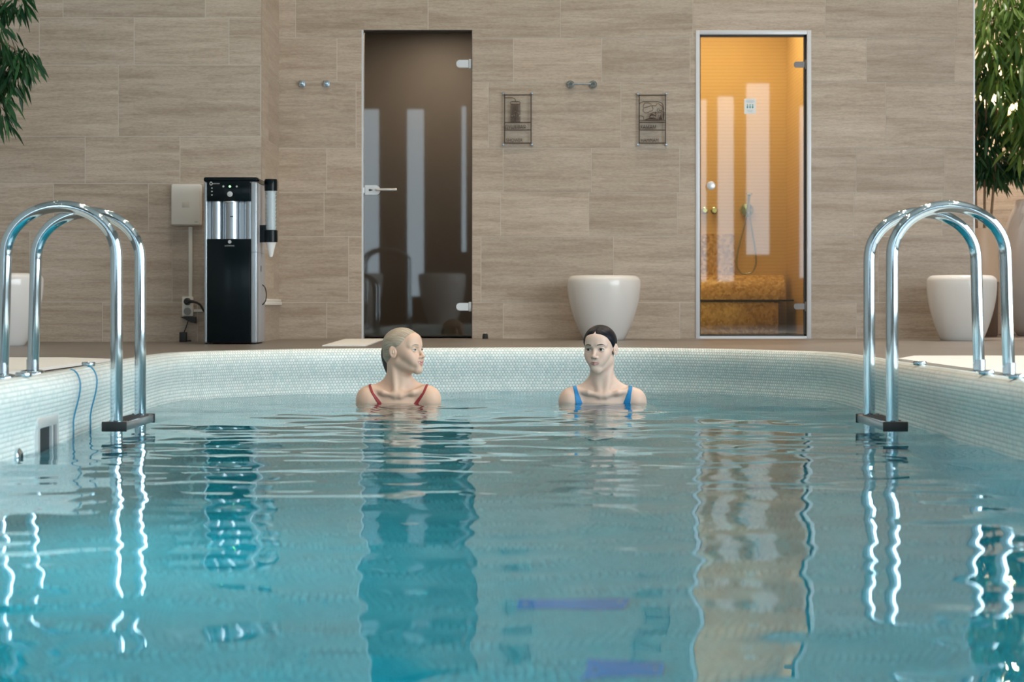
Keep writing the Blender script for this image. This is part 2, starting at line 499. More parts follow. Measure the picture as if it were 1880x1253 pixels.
# ------------------------------------------------------------------ room
XL, XR, YB, YF = -5.0, 5.6, -3.3, 15.3          # side walls, rear wall, wall of the planted recess
WALL_Y, LEFT_Y = 12.96, 12.06                    # back wall, protruding left wall
JOG_X, END_X = -1.585, 3.14
def deck_z(y):
    t = min(max((y - 8.0)/4.9, 0), 1)
    return 0.205 + 0.04*t
BACK_Z = deck_z(13.0)

JOINTS = [-0.11, 0.19, 0.49, 0.94, 1.24, 1.54, 1.99, 2.29, 2.74, 3.04, 3.34, 3.79, 4.09, 4.39, 4.84, 5.14, 5.44, 5.89]

def sub_rect(rects, hole):
    out = []
    hx0, hx1, hz0, hz1 = hole
    for (x0, x1, z0, z1) in rects:
        if hx1 <= x0 or hx0 >= x1 or hz1 <= z0 or hz0 >= z1:
            out.append((x0, x1, z0, z1)); continue
        if hx0 > x0: out.append((x0, hx0, z0, z1))
        if hx1 < x1: out.append((hx1, x1, z0, z1))
        a, b = max(x0, hx0), min(x1, hx1)
        if hz0 > z0: out.append((a, b, z0, hz0))
        if hz1 < z1: out.append((a, b, hz1, z1))
    return out

def tiled_wall(name, panels, seed, kind='structure'):
    """panels: (origin, u direction, u0, u1, z0, z1, holes, outward normal, phases by row)"""
    rnd = random.Random(seed)
    vs = []; fs = []; uvs = []; rr = []; mi = []
    g = 0.0022
    for (org, ud, u0, u1, z0, z1, holes, nrm, phases) in panels:
        org = Vector(org); ud = Vector(ud); nrm = Vector(nrm)
        def quad(a, b, c, d, off, r, m_):
            base = len(vs)
            pts = [(a, c), (b, c), (b, d), (a, d)]
            for (u, z) in pts:
                p = org + ud*u + nrm*off
                vs.append((p.x, p.y, z)); uvs.append((u, z))
            fs.append((base, base+1, base+2, base+3)); rr.append(r); mi.append(m_)
        back = [(u0, u1, z0, z1)]
        for h in holes: back = sub_rect(back, h)
        for (a, b, c, d) in back: quad(a, b, c, d, 0.0, 0.5, 1)
        for j in range(len(JOINTS)-1):
            ja, jb = JOINTS[j], JOINTS[j+1]
            if jb <= z0 or ja >= z1: continue
            ln = 0.9 if jb-ja > 0.4 else 0.6
            ph = phases.get(j, rnd.random()*ln)
            k = math.floor((u0 - ph)/ln)
            while ph + k*ln < u1:
                a, b = ph+k*ln, ph+(k+1)*ln; k += 1
                r = rnd.random()
                rects = [(max(a+g, u0), min(b-g, u1), max(ja+g, z0), min(jb-g, z1))]
                if rects[0][1]-rects[0][0] < 0.004 or rects[0][3]-rects[0][2] < 0.004: continue
                for h in holes: rects = sub_rect(rects, h)
                for q in rects:
                    if q[1]-q[0] > 0.001 and q[3]-q[2] > 0.001: quad(q[0], q[1], q[2], q[3], 0.0015, r, 0)
    me = bpy.data.meshes.new(name)
    me.from_pydata(vs, [], fs)
    me.materials.append(M['trav']); me.materials.append(M['grout'])
    me.polygons.foreach_set('material_index', mi)
    lay = me.uv_layers.new(name='metres')
    lay.data.foreach_set('uv', [c for f in fs for i in f for c in uvs[i]])
    a = me.attributes.new('tile_rand', 'FLOAT', 'FACE'); a.data.foreach_set('value', rr)
    me.update()
    o = bpy.data.objects.new(name, me); COL.objects.link(o)
    o['kind'] = kind
    return o

# door openings measured in the photograph, on the back wall
D1 = dict(x0=W(664, 0, WALL_Y).x, x1=W(867, 0, WALL_Y).x, z0=BACK_Z, z1=W(0, 55, WALL_Y).z)
D2 = dict(x0=W(1277, 0, WALL_Y).x, x1=W(1489, 0, WALL_Y).x, z0=BACK_Z, z1=W(0, 56, WALL_Y).z)
holes = [(D1['x0'], D1['x1'], 0.0, D1['z1']), (D2['x0'], D2['x1'], 0.0, D2['z1'])]
FN = (0, -1, 0)
wl = tiled_wall('wall_left', [
    ((0, LEFT_Y, 0), (1, 0, 0), XL, JOG_X, 0.15, CEIL, [], FN, {1: -2.59, 2: -2.15, 3: -2.90, 4: -2.70, 5: -2.49, 6: -2.39, 7: -2.84}),
    ((JOG_X, LEFT_Y, 0), (0, 1, 0), 0.0, WALL_Y-LEFT_Y, 0.15, CEIL, [], (1, 0, 0), {})], 3)
tag(wl, 'beige travertine tiled wall section standing forward behind the water dispenser', 'wall')
wb = tiled_wall('wall_back', [
    ((0, WALL_Y, 0), (1, 0, 0), JOG_X, END_X, 0.15, CEIL, holes, FN, {5: -0.16, 6: -0.59, 4: -0.06})], 5)
tag(wb, 'beige travertine tiled wall holding the grey and the amber glass doors', 'wall')
e_ = MB().box(END_X-0.004, END_X+0.006, WALL_Y-0.004, WALL_Y+0.16, 0.15, CEIL)
tag(e_.build('trim_1', M['doorframe']), 'pale metal corner trim at the right end of the tiled back wall', 'trim', kind='structure')
wr = tiled_wall('wall_recess', [
    ((0, YF, 0), (1, 0, 0), 2.2, XR, 0.15, CEIL, [], FN, {}),
    ((2.2, WALL_Y+0.16, 0), (0, 1, 0), 0, YF-WALL_Y-0.16, 0.15, CEIL, [], (1, 0, 0), {}),
    ((2.2, WALL_Y+0.16, 0), (1, 0, 0), 0, END_X-2.2, 0.15, CEIL, [], (0, 1, 0), {})], 9)
tag(wr, 'tiled wall of the planted recess behind the potted trees', 'wall')

# pool outline (inner wall face at the water), counter-clockwise from the near left
CTRL = [(-1.46, -1.0), (-1.47, 2.0), (-1.49, 4.5), (-1.505, 6.1), (-1.55, 7.0), (-1.60, 7.9), (-1.635, 8.6), (-1.64, 9.05),
        (-1.575, 9.40), (-1.336, 9.79), (-0.86, 10.18), (0.0, 10.40), (0.62, 10.37), (1.017, 10.12), (1.288, 9.77),
        (1.49, 9.42), (1.56, 9.02), (1.556, 8.4), (1.523, 7.3), (1.51, 5.6), (1.505, 3.0), (1.50, -1.0)]
def catmull(P, step=0.04):
    out = []
    n = len(P)
    for i in range(n-1):
        p0, p1, p2, p3 = [Vector(P[max(0, min(n-1, i+k))]) for k in (-1, 0, 1, 2)]
        m = max(2, int((p2-p1).length/step))
        for k in range(m):
            t = k/m
            out.append(0.5*((2*p1) + (p2-p0)*t + (2*p0-5*p1+4*p2-p3)*t*t + (3*p1-p0-3*p2+p3)*t**3))
    out.append(Vector(P[-1]))
    return out
PATH = catmull(CTRL)
# close along the near end
for k in range(1, 60):
    t = k/60
    PATH.append(Vector((1.50 + (-1.46-1.50)*t, -1.0)))
NP = len(PATH)
def path_normals():
    out = []
    for i in range(NP):
        t = PATH[(i+1) % NP] - PATH[i-1]; t.normalize()
        out.append(Vector((-t.y, t.x)))            # outward for this winding (clockwise seen from above)
    return out
PN = path_normals()
FLOOR_Z = -1.32
PROF = [(0.036, 0.17), (0.034, 0.228), (0.028, 0.236), (0.010, 0.235), (-0.004, 0.230), (-0.014, 0.219), (-0.021, 0.202), (-0.024, 0.184),
        (-0.023, 0.162), (-0.019, 0.138), (-0.012, 0.110), (-0.005, 0.084), (0.0, 0.055), (0.0, 0.0), (0.0, -0.2), (0.0, -0.6), (0.0, FLOOR_Z)]
def build_basin():
    arc = [0.0]
    for i in range(NP): arc.append(arc[-1] + (PATH[(i+1) % NP]-PATH[i]).length)
    va = [0.0]
    for j in range(1, len(PROF)): va.append(va[-1] - math.dist(PROF[j], PROF[j-1]))
    vs = []; fs = []; uv = []
    m = len(PROF)
    for i in range(NP):
        for (o, z) in PROF:
            p = PATH[i] + PN[i]*o
            vs.append((p.x, p.y, z))
    for i in range(NP):
        i2 = (i+1) % NP
        for j in range(m-1):
            fs.append((i*m+j, i*m+j+1, i2*m+j+1, i2*m+j))
            uv += [arc[i], va[j], arc[i], va[j+1], arc[i+1], va[j+1], arc[i+1], va[j]]
    # floor
    b = len(vs)
    for i in range(NP):
        vs.append((PATH[i].x, PATH[i].y, FLOOR_Z))
    half = list(range(b, b+NP))
    fs.append(tuple(half))
    for i in range(NP): uv += [PATH[i].x, PATH[i].y]
    me = bpy.data.meshes.new('pool_basin')
    me.from_pydata(vs, [], fs); me.materials.append(M['mosaic'])
    lay = me.uv_layers.new(name='metres'); lay.data.foreach_set('uv', uv)
    me.polygons.foreach_set('use_smooth', [True]*(len(fs)-1)+[False])
    me.update()
    o = bpy.data.objects.new('pool_basin', me); COL.objects.link(o)
    return tag(o, 'pool basin with a rounded rim of pale aqua pebble mosaic', 'pool', kind='structure')
basin = build_basin()

def nearest_path(y, left):
    best = None
    for i in range(NP):
        p = PATH[i]
        if (p.x < 0) != left: continue
        d = abs(p.y-y)
        if best is None or d < best[0]: best = (d, i)
    return best[1]
def rim_point(y, left, o, z):
    i = nearest_path(y, left)
    p = PATH[i] + PN[i]*o
    return Vector((p.x, p.y, z))
# two thin blue lines that run down the left rim
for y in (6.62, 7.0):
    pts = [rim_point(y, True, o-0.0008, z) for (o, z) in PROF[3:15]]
    ln = MB().tube(pts, 0.0042, 8).build('blue_rim_line', M['blue_line'], basin)

def build_deck():
    vs = []; fs = []
    N = 40
    ring = []
    cx, cy = 0.0, 5.0
    for i in range(NP):
        p = PATH[i] + PN[i]*0.036
        d = Vector((p.x-cx, p.y-cy))
        tx = (XR-cx)/d.x if d.x > 1e-9 else ((XL-cx)/d.x if d.x < -1e-9 else 1e9)
        ty = (YF-cy)/d.y if d.y > 1e-9 else ((YB-cy)/d.y if d.y < -1e-9 else 1e9)
        t = min(tx, ty)
        q = Vector((cx, cy)) + d*t
        for k in range(N+1):
            f = k/N
            r = p.lerp(q, f)
            vs.append((r.x, r.y, deck_z(r.y)))
    for i in range(NP):
        i2 = (i+1) % NP
        for k in range(N):
            fs.append((i*(N+1)+k, i2*(N+1)+k, i2*(N+1)+k+1, i*(N+1)+k+1))
    # corners of the rectangle
    b = len(vs)
    me = bpy.data.meshes.new('floor')
    me.from_pydata(vs, [], fs); me.materials.append(M['floor']); me.update()
    bm = bmesh.new(); bm.from_mesh(me); bmesh.ops.recalc_face_normals(bm, faces=bm.faces); bm.to_mesh(me); bm.free()
    o = bpy.data.objects.new('floor', me); COL.objects.link(o)
    return tag(o, 'beige tiled pool deck around the pool', 'floor', kind='structure')
build_deck()

cl = MB().box(XL-0.2, XR+0.2, YB-0.2, YF+0.2, CEIL, CEIL+0.1).build('ceiling', M['plaster'])
tag(cl, 'pale plaster ceiling above the pool hall', 'ceiling', kind='structure')
wo = MB().box(XL-0.1, XL, YB-0.1, YF+0.1, 0.1, CEIL).build('wall_outer', M['plaster'])
tag(wo, 'plain pale side wall at the left of the hall', 'wall', kind='structure')

# rear wall (behind the camera) with tall windows, some seen mirrored in the two glass doors, the middle pair added for light
REAR_WIN = [(-4.5, -3.7, 0.6, 3.6), (-2.36, -2.02, 0.62, 3.55), (-1.64, -1.33, 0.62, 3.55), (-0.80, -0.68, 1.30, 3.6), (0.0, 0.8, 0.9, 3.6), (1.4, 2.2, 0.9, 3.6),
            (2.88, 3.02, 0.85, 3.7), (3.14, 3.44, 0.85, 3.75), (3.58, 3.99, 1.26, 3.95), (4.4, 5.1, 0.9, 3.6)]
SIDE_WIN = [(-3.0, -0.3, 0.35, 3.9), (0.0, 2.7, 0.35, 3.9), (3.0, 5.7, 0.35, 3.9), (6.0, 7.6, 0.35, 3.9)]
def holed_wall(name, axis, at, thick, a0, a1, hs, mat):
    rects = [(a0, a1, 0.1, CEIL)]
    for h in hs: rects = sub_rect(rects, h)
    b = MB()
    for (x0, x1, z0, z1) in rects:
        if axis == 'y': b.box(x0, x1, at-thick, at, z0, z1)
        else: b.box(at, at+thick, x0, x1, z0, z1)
    return b.build(name, mat)
rw_mat = pmat('rear_wall_stone', (0.13, 0.11, 0.09), 0.6, var=0.1, scale=3)
tag(holed_wall('wall_rear', 'y', YB, 0.2, XL, XR, REAR_WIN, rw_mat), 'stone wall with tall narrow windows behind the viewer', 'wall', kind='structure')
tag(holed_wall('wall_right', 'x', XR, 0.2, YB, YF, SIDE_WIN, M['plaster']), 'side wall with large daylight windows on the right', 'wall', kind='structure')
nwin = 0
for axis, hs, mat in (('y', REAR_WIN, M['day_rear']), ('x', SIDE_WIN, M['day_side'])):
    for (a0, a1, z0, z1) in hs:
        nwin += 1
        w = empty('window_%d' % nwin)
        tag(w, 'tall daylight window number %d of the hall, outside the view' % nwin, 'window', kind='structure')
        p = MB(); f = MB(); t = 0.025
        if axis == 'y':
            p.box(a0, a1, YB-0.12, YB-0.10, z0, z1)
            for q in ((a0, a0+t, z0, z1), (a1-t, a1, z0, z1), (a0, a1, z0, z0+t), (a0, a1, z1-t, z1)): f.box(q[0], q[1], YB-0.10, YB-0.05, q[2], q[3])
        else:
            p.box(XR+0.10, XR+0.12, a0, a1, z0, z1)
            for q in ((a0, a0+t, z0, z1), (a1-t, a1, z0, z1), (a0, a1, z0, z0+t), (a0, a1, z1-t, z1)): f.box(XR+0.05, XR+0.10, q[0], q[1], q[2], q[3])
        p.build('window_pane', mat, w); f.build('window_frame', M['frame_dark'], w)

# ------------------------------------------------------------------ water
def build_water():
    rs = np.random.RandomState(11)
    ys = np.concatenate([np.arange(-0.99, 1.2, 0.05), np.arange(1.2, 7.0, 0.014), np.arange(7.0, 10.385, 0.011)])
    nx = 260
    left = [(p.y, p.x) for p in PATH if p.x < 0 and p.y > -0.999]; right = [(p.y, p.x) for p in PATH if p.x >= 0 and p.y > -0.999]
    left.sort(); right.sort()
    xl = np.interp(ys, [a for a, b in left], [b for a, b in left]) - 0.004
    xr = np.interp(ys, [a for a, b in right], [b for a, b in right]) + 0.004
    u = np.linspace(0, 1, nx)
    X = xl[:, None] + (xr-xl)[:, None]*u[None, :]
    Y = np.repeat(ys[:, None], nx, 1)
    Z = np.zeros_like(X)
    n = 46
    for i in range(n):
        lam = math.exp(rs.uniform(math.log(0.12), math.log(1.1)))
        ang = rs.normal(PI/2, 0.75)
        k = 2*PI/lam
        slope = SLOPE * (0.6 + 0.8*rs.rand()) * (lam/0.35)**-0.1
        # calmer towards the camera end, livelier near the bathers
        amp = slope/k
        Z += amp*np.sin(k*(math.cos(ang)*X + math.sin(ang)*Y) + rs.uniform(0, 2*PI))
    live = 0.78 + 0.62*np.exp(-((Y-6.4)/1.5)**2) - 0.22*np.clip((Y-7.6)/1.2, 0, 1)
    Z *= live
    mask = np.exp(-((X+0.75)/0.8)**2)*np.exp(-((Y-6.3)/1.7)**2)
    for i in range(10):
        lam = rs.uniform(0.14, 0.42); k = 2*PI/lam; ang = rs.normal(PI/2, 0.10)
        Z += mask*0.0115/k*np.sin(k*(math.cos(ang)*X + math.sin(ang)*Y) + 0.8*np.sin(1.3*X+i) + rs.uniform(0, 6.28))
    for (cx, cy, a, lam, dec) in ((-0.54, 9.05, 0.0011, 0.17, 0.6), (0.43, 9.05, 0.0009, 0.15, 0.6), (-0.75, 8.8, 0.0007, 0.23, 0.8), (-0.30, 8.7, 0.0006, 0.12, 0.5)):
        r = np.sqrt((X-cx)**2 + (Y-cy)**2)
        Z += a*np.sin(2*PI*r/lam)*np.exp(-r/dec)
    ny = len(ys)
    V = np.stack([X, Y, Z], -1).reshape(-1, 3)
    idx = np.arange(ny*nx).reshape(ny, nx)
    F = np.stack([idx[:-1, :-1], idx[:-1, 1:], idx[1:, 1:], idx[1:, :-1]], -1).reshape(-1, 4)
    # skirt and bottom close the volume
    ring = np.concatenate([idx[0, :], idx[1:, -1], idx[-1, -2::-1], idx[-2:0:-1, 0]])
    low = V[ring].copy(); low[:, 2] = FLOOR_Z-0.004
    b = len(V); V = np.concatenate([V, low]); nr = len(ring)
    lo = np.arange(b, b+nr)
    F = np.concatenate([F, np.stack([ring, lo, np.roll(lo, -1), np.roll(ring, -1)], -1)])
    botm = np.stack([np.full((ny, nx), 0)], -1)
    base = len(V)
    sub_r = np.arange(0, ny, 1)
    bl = np.stack([xl, ys, np.full(ny, FLOOR_Z-0.004)], -1); br = np.stack([xr, ys, np.full(ny, FLOOR_Z-0.004)], -1)
    V = np.concatenate([V, bl, br])
    i = np.arange(ny-1)
    F = np.concatenate([F, np.stack([base+i, base+i+1, base+ny+i+1, base+ny+i], -1)])
    o = np_mesh('pool_water', V, F, M['water'])
    return tag(o, 'rippled turquoise pool water reflecting the wall and doors', 'water', kind='structure')
SLOPE = 0.0042
build_water()
#==PART2==
# ------------------------------------------------------------------ glass doors and the rooms behind them
def rounded_plate(mb, x0, x1, z0, z1, y0, y1, r, mi=0, left=True, right=True):
    pts = []
    def arc(cx, cz, a0, a1):
        for k in range(7):
            a = a0 + (a1-a0)*k/6
            pts.append((cx+r*math.cos(a), cz+r*math.sin(a)))
    if right: arc(x1-r, z0+r, -PI/2, 0); arc(x1-r, z1-r, 0, PI/2)
    else: pts.extend([(x1, z0), (x1, z1)])
    if left: arc(x0+r, z1-r, PI/2, PI); arc(x0+r, z0+r, PI, 1.5*PI)
    else: pts.extend([(x0, z1), (x0, z0)])
    n = len(pts)
    vs = [(x, y0, z) for x, z in pts] + [(x, y1, z) for x, z in pts]
    fs = [tuple(range(n)), tuple(range(2*n-1, n-1, -1))] + [(i, i+n, (i+1) % n+n, (i+1) % n) for i in range(n)]
    mb.add(vs, fs, mi, False)
    return mb

def hinge(parent, name, xr, z, yface, mat, L=0.095, h=0.05):
    b = MB()
    rounded_plate(b, xr-L, xr-0.004, z-h/2, z+h/2, yface-0.012, yface-0.001, 0.02, right=False)
    b.tube([(xr+0.002, yface-0.006, z-h/2-0.006), (xr+0.002, yface-0.006, z+h/2+0.006)], 0.009, 12)
    return b.build(name, mat, parent)

def room_box(name, x0, x1, y0, y1, z0, z1, mat, label):
    """side walls, back, ceiling of the small room behind a door (open towards the hall)"""
    b = MB(); t = 0.05
    b.box(x0-t, x0, y0, y1, z0, z1); b.box(x1, x1+t, y0, y1, z0, z1)
    b.box(x0-t, x1+t, y1, y1+t, z0, z1); b.box(x0-t, x1+t, y0, y1+t, z1, z1+t); b.box(x0-t, x1+t, y0, y1+t, z0-t, z0)
    return tag(b.build(name, mat), label, 'wall', kind='structure')

# door 1: grey glass
d1 = empty('door_1', ((D1['x0']+D1['x1'])/2, WALL_Y, BACK_Z))
tag(d1, 'grey tinted glass door with a steel lever handle', 'door', kind='structure')
def local(p, o): return (p[0]-o.location.x, p[1]-o.location.y, p[2]-o.location.z)
def build_in(mb, name, mat, root):
    """shapes given in room coordinates, parented to a thing that stands at root.location"""
    o = mb.build(name, mat, root)
    o.location = (-root.location.x, -root.location.y, -root.location.z)
    return o
gx0, gx1, gz0, gz1 = D1['x0']+0.012, D1['x1']-0.004, BACK_Z+0.012, D1['z1']-0.006
def ch(mb, name, mat, root): return build_in(mb, name, mat, root)
ch(MB().box(gx0, gx1, WALL_Y+0.030, WALL_Y+0.038, gz0, gz1), 'glass_pane', M['grey_glass'], d1)
f = MB()
f.box(D1['x0'], D1['x0']+0.012, WALL_Y-0.001, WALL_Y+0.10, BACK_Z, D1['z1'])
ch(f, 'steel_edge_profile', M['satin'], d1)
f = MB()
f.box(D1['x0']+0.0, D1['x1'], WALL_Y+0.0, WALL_Y+0.10, D1['z1']-0.005, D1['z1']+0.003)
f.box(D1['x1']-0.004, D1['x1']+0.003, WALL_Y+0.0, WALL_Y+0.10, BACK_Z, D1['z1'])
ch(f, 'door_lining', M['gasket'], d1)
yf = WALL_Y+0.030
for py in (116.5, 563.5):
    hb = MB(); z = W(0, py, WALL_Y).z; xr = D1['x1']-0.004
    rounded_plate(hb, xr-0.105, xr-0.022, z-0.026, z+0.026, yf-0.014, yf-0.001, 0.024, right=False)
    hb.box(xr-0.020, xr, yf-0.016, yf, z-0.032, z+0.032, bev=0.003)
    ch(hb, 'hinge', M['satin'], d1)
hz = W(0, 349, WALL_Y).z
hb = MB()
rounded_plate(hb, D1['x0']+0.022, D1['x0']+0.124, hz-0.033, hz+0.033, yf-0.022, yf-0.001, 0.03, left=False)
hb.box(D1['x0']-0.004, D1['x0']+0.018, yf-0.018, yf-0.002, hz-0.022, hz+0.018, bev=0.002)
lk = ch(hb, 'lock_case', M['satin'], d1)
lv = MB()
lv.tube([(D1['x0']+0.100, yf-0.02, hz), (D1['x0']+0.100, yf-0.062, hz), (D1['x0']+0.106, yf-0.07, hz), (D1['x0']+0.240, yf-0.07, hz)], 0.0085, 12)
lv.lathe([(0.018, 0.0), (0.018, 0.012)], (D1['x0']+0.100, yf-0.020, hz), 20, axis='y')
c_ = lv.build('lever', M['satin'], lk)
kh = MB().lathe([(0.008, 0), (0.008, 0.003)], (D1['x0']+0.055, yf-0.021, hz), 14, axis='y').box(D1['x0']+0.058, D1['x0']+0.072, yf-0.024, yf-0.021, hz-0.004, hz+0.004)
kh.build('keyhole', M['frame_dark'], lk)
room_box('wall_shower', D1['x0']-0.35, D1['x1']+0.5, WALL_Y+0.10, WALL_Y+1.5, BACK_Z, D1['z1']+0.25, M['shower_wall'], 'dim grey tiled shower room behind the grey glass door')

# door 2: amber glass with pale frame
d2 = empty('door_2', ((D2['x0']+D2['x1'])/2, WALL_Y, BACK_Z))
tag(d2, 'amber glass door in a pale metal frame', 'door', kind='structure')
f = MB(); fw = 0.028
x0, x1, z0, z1 = D2['x0'], D2['x1'], BACK_Z, D2['z1']
f.box(x0, x0+fw, WALL_Y-0.012, WALL_Y+0.10, z0, z1, bev=0.002); f.box(x1-fw, x1, WALL_Y-0.012, WALL_Y+0.10, z0, z1, bev=0.002)
f.box(x0+fw, x1-fw, WALL_Y-0.012, WALL_Y+0.10, z1-fw, z1, bev=0.002); f.box(x0+fw, x1-fw, WALL_Y-0.008, WALL_Y+0.10, z0, z0+0.016)
ch(f, 'door_frame', M['doorframe'], d2)
f = MB(); g = 0.012; a0, a1, b0, b1 = x0+fw, x1-fw, z0+0.016, z1-fw
for q in ((a0, a0+g*0.7, b0, b1), (a1-g*1.4, a1, b0, b1), (a0, a1, b0, b0+g), (a0, a1, b1-g, b1)): f.box(q[0], q[1], WALL_Y+0.02, WALL_Y+0.05, q[2], q[3])
ch(f, 'seal', M['gasket'], d2)
ch(MB().box(a0+0.004, a1-0.006, WALL_Y+0.030, WALL_Y+0.038, b0+0.004, b1-0.004), 'glass_pane', M['amber_glass'], d2)
for py in (118, 563):
    hb = MB(); z = W(0, py, WALL_Y).z; xr = a1+0.002
    rounded_plate(hb, xr-0.088, xr-0.016, z-0.020, z+0.020, yf-0.014, yf-0.001, 0.018, right=False)
    hb.box(xr-0.014, xr+0.004, yf-0.018, yf, z-0.032, z+0.032, bev=0.003)
    ch(hb, 'hinge', M['hinge_grey'], d2)
kp = W(1305, 341.5, WALL_Y)
kb = MB().lathe([(0.0, 0.05), (0.024, 0.05), (0.030, 0.046), (0.030, 0.036), (0.014, 0.030), (0.014, 0.0)], (kp.x, yf, kp.z), 28, axis='y', cap=False)
ch(kb, 'knob', M['satin'], d2)
# paper notice stuck on the glass
np_ = W(1378, 194.5, WALL_Y)
no = empty('door_notice', (np_.x, yf-0.001, np_.z))
tag(no, 'small white notice stuck on the amber glass door', 'notice')
nb = MB(); rounded_plate(nb, -0.040, 0.040, -0.052, 0.052, -0.0012, 0.0, 0.006); nb.build('paper', M['paper'], no)
for k in (-1, 0, 1):
    ic = MB()
    ic.lathe([(0.0042, 0), (0.0042, 0.0008)], (k*0.0175, -0.0013, 0.0095), 12, axis='y')
    ic.add([(k*0.0175-0.0065, -0.0018, -0.006), (k*0.0175, -0.0018, 0.006), (k*0.0175+0.0065, -0.0018, -0.006), (k*0.0175+0.002, -0.0018, -0.014), (k*0.0175-0.002, -0.0018, -0.014)], [(0, 1, 2, 3, 4)], 0, False)
    ic.build('person_symbol', M['teal_print'], no)
line_blue = pmat('pale_blue_print', (0.45, 0.58, 0.66), 0.6)
for z, w in ((0.040, 0.026), (0.033, 0.030), (0.026, 0.022), (-0.028, 0.020), (-0.036, 0.014)):
    MB().box(-w, w, -0.0018, -0.0012, z-0.0012, z+0.0012).build('printed_line', line_blue, no)

hx0, hx1, hy0, hy1 = D2['x0']-0.5, D2['x1']+0.04, WALL_Y+0.12, WALL_Y+1.45
room_box('wall_hammam', hx0, hx1, hy0, hy1, BACK_Z, 2.75, M['hammam'], 'honey coloured tiled steam room behind the amber glass door')
# bench of gold mosaic along the back
bn = empty('steam_bench', ((hx0+hx1)/2, hy1, BACK_Z))
tag(bn, 'gold mosaic bench inside the steam room behind the amber glass', 'bench')
bb = MB().box(hx0+0.006, hx1-0.13, hy1-0.52, hy1-0.006, BACK_Z, 0.50, bev=0.01)
ch(bb, 'bench_base', M['gold'], bn)
bo = MB()
pr = []
yb = hy1-0.006
for k in range(13):
    a = PI/2*k/12
    pr.append((yb-0.16-0.14*math.sin(a), 0.52+0.18*math.cos(a)))
pr = [(yb, 0.70)] + pr + [(yb-0.30, 0.515), (yb, 0.515)]
n = len(pr)
bo.add([(hx0+0.006, y, z) for y, z in pr] + [(hx1-0.05, y, z) for y, z in pr],
       [tuple(range(n)), tuple(range(2*n-1, n-1, -1))] + [(i, i+n, (i+1) % n+n, (i+1) % n) for i in range(n)], 0, True)
ch(bo, 'backrest', M['gold'], bn)
st = MB().box(hx0+0.006, hx1-0.02, hy1-0.53, hy1-0.2, 0.501, 0.514)
ch(st, 'seat_edge_strip', M['black_matte'], bn)
ld = MB().box(hx0+0.006, W(1349, 0, hy1).x, hy1-0.03, hy1-0.001, 0.702, W(0, 430, hy1).z)
ch(ld, 'mosaic_back_panel', M['gold'], bn)
# hand shower and two valves on the steam room wall
hs_p = W(1371, 386, hy1-0.02)
hsr = empty('hand_shower', (hs_p.x, hy1, hs_p.z))
tag(hsr, 'hand shower with looping metal hose on the steam room wall behind amber glass', 'shower')
MB().lathe([(0.0, 0.03), (0.045, 0.028), (0.052, 0.02), (0.052, 0.0)], (0, -0.001, 0), 24, axis='y', cap=False).build('wall_plate', M['chrome'], hsr)
hh = MB().tube([(0.008, -0.05, -0.03), (0.01, -0.05, 0.06), (0.012, -0.06, 0.11)], [0.009, 0.010, 0.014], 12)
hh.lathe([(0.0, 0.0), (0.022, 0.0), (0.026, -0.012), (0.0, -0.02)], (0.014, -0.068, 0.125), 20, cap=False)
hh.build('shower_handle', M['chrome'], hsr)
hose = [(-0.004, -0.035, -0.03), (-0.02, -0.035, -0.12), (-0.055, -0.04, -0.25), (-0.075, -0.04, -0.36), (-0.076, -0.045, -0.43), (-0.045, -0.05, -0.475), (0.0, -0.05, -0.48),
        (0.04, -0.05, -0.465), (0.066, -0.045, -0.41), (0.064, -0.04, -0.32), (0.045, -0.04, -0.2), (0.024, -0.045, -0.08), (0.009, -0.05, -0.03)]
def smooth_pts(P, sub=5):
    P = [Vector(p) for p in P]; out = []; n = len(P)
    for i in range(n-1):
        p0, p1, p2, p3 = P[max(0, i-1)], P[i], P[i+1], P[min(n-1, i+2)]
        for k in range(sub):
            t = k/sub
            out.append(0.5*((2*p1) + (p2-p0)*t + (2*p0-5*p1+4*p2-p3)*t*t + (3*p1-p0-3*p2+p3)*t**3))
    out.append(P[-1]); return out
MB().tube(smooth_pts(hose), 0.006, 10).build('hose', M['brushed'], hsr)
for px, nm in ((1293.5, 'round shower valve on the steam room wall, the one nearer the door edge'), (1311, 'round shower valve on the steam room wall, just below the door knob')):
    p = W(px, 387, hy1)
    v = MB().lathe([(0.0, 0.045), (0.016, 0.045), (0.02, 0.04), (0.02, 0.012), (0.026, 0.008), (0.026, 0.0)], (0, -0.001, 0), 20, axis='y', cap=False)
    v.box(-0.004, 0.004, -0.052, -0.04, -0.016, 0.016)
    tag(v.build('shower_valve', M['chrome'], None, (p.x, hy1-0.001, p.z)), nm, 'valve', 'steam room valves')
area('steam_room_lamp', ((hx0+hx1)/2+0.1, WALL_Y+0.65, 2.70), (0, 0, 0), 0.7, 0.7, 8.5, (1.0, 0.86, 0.66))
area('shower_room_lamp', ((D1['x0']+D1['x1'])/2+0.1, WALL_Y+0.8, D1['z1']+0.2), (0, 0, 0), 0.3, 0.3, 20, (1.0, 0.90, 0.78))

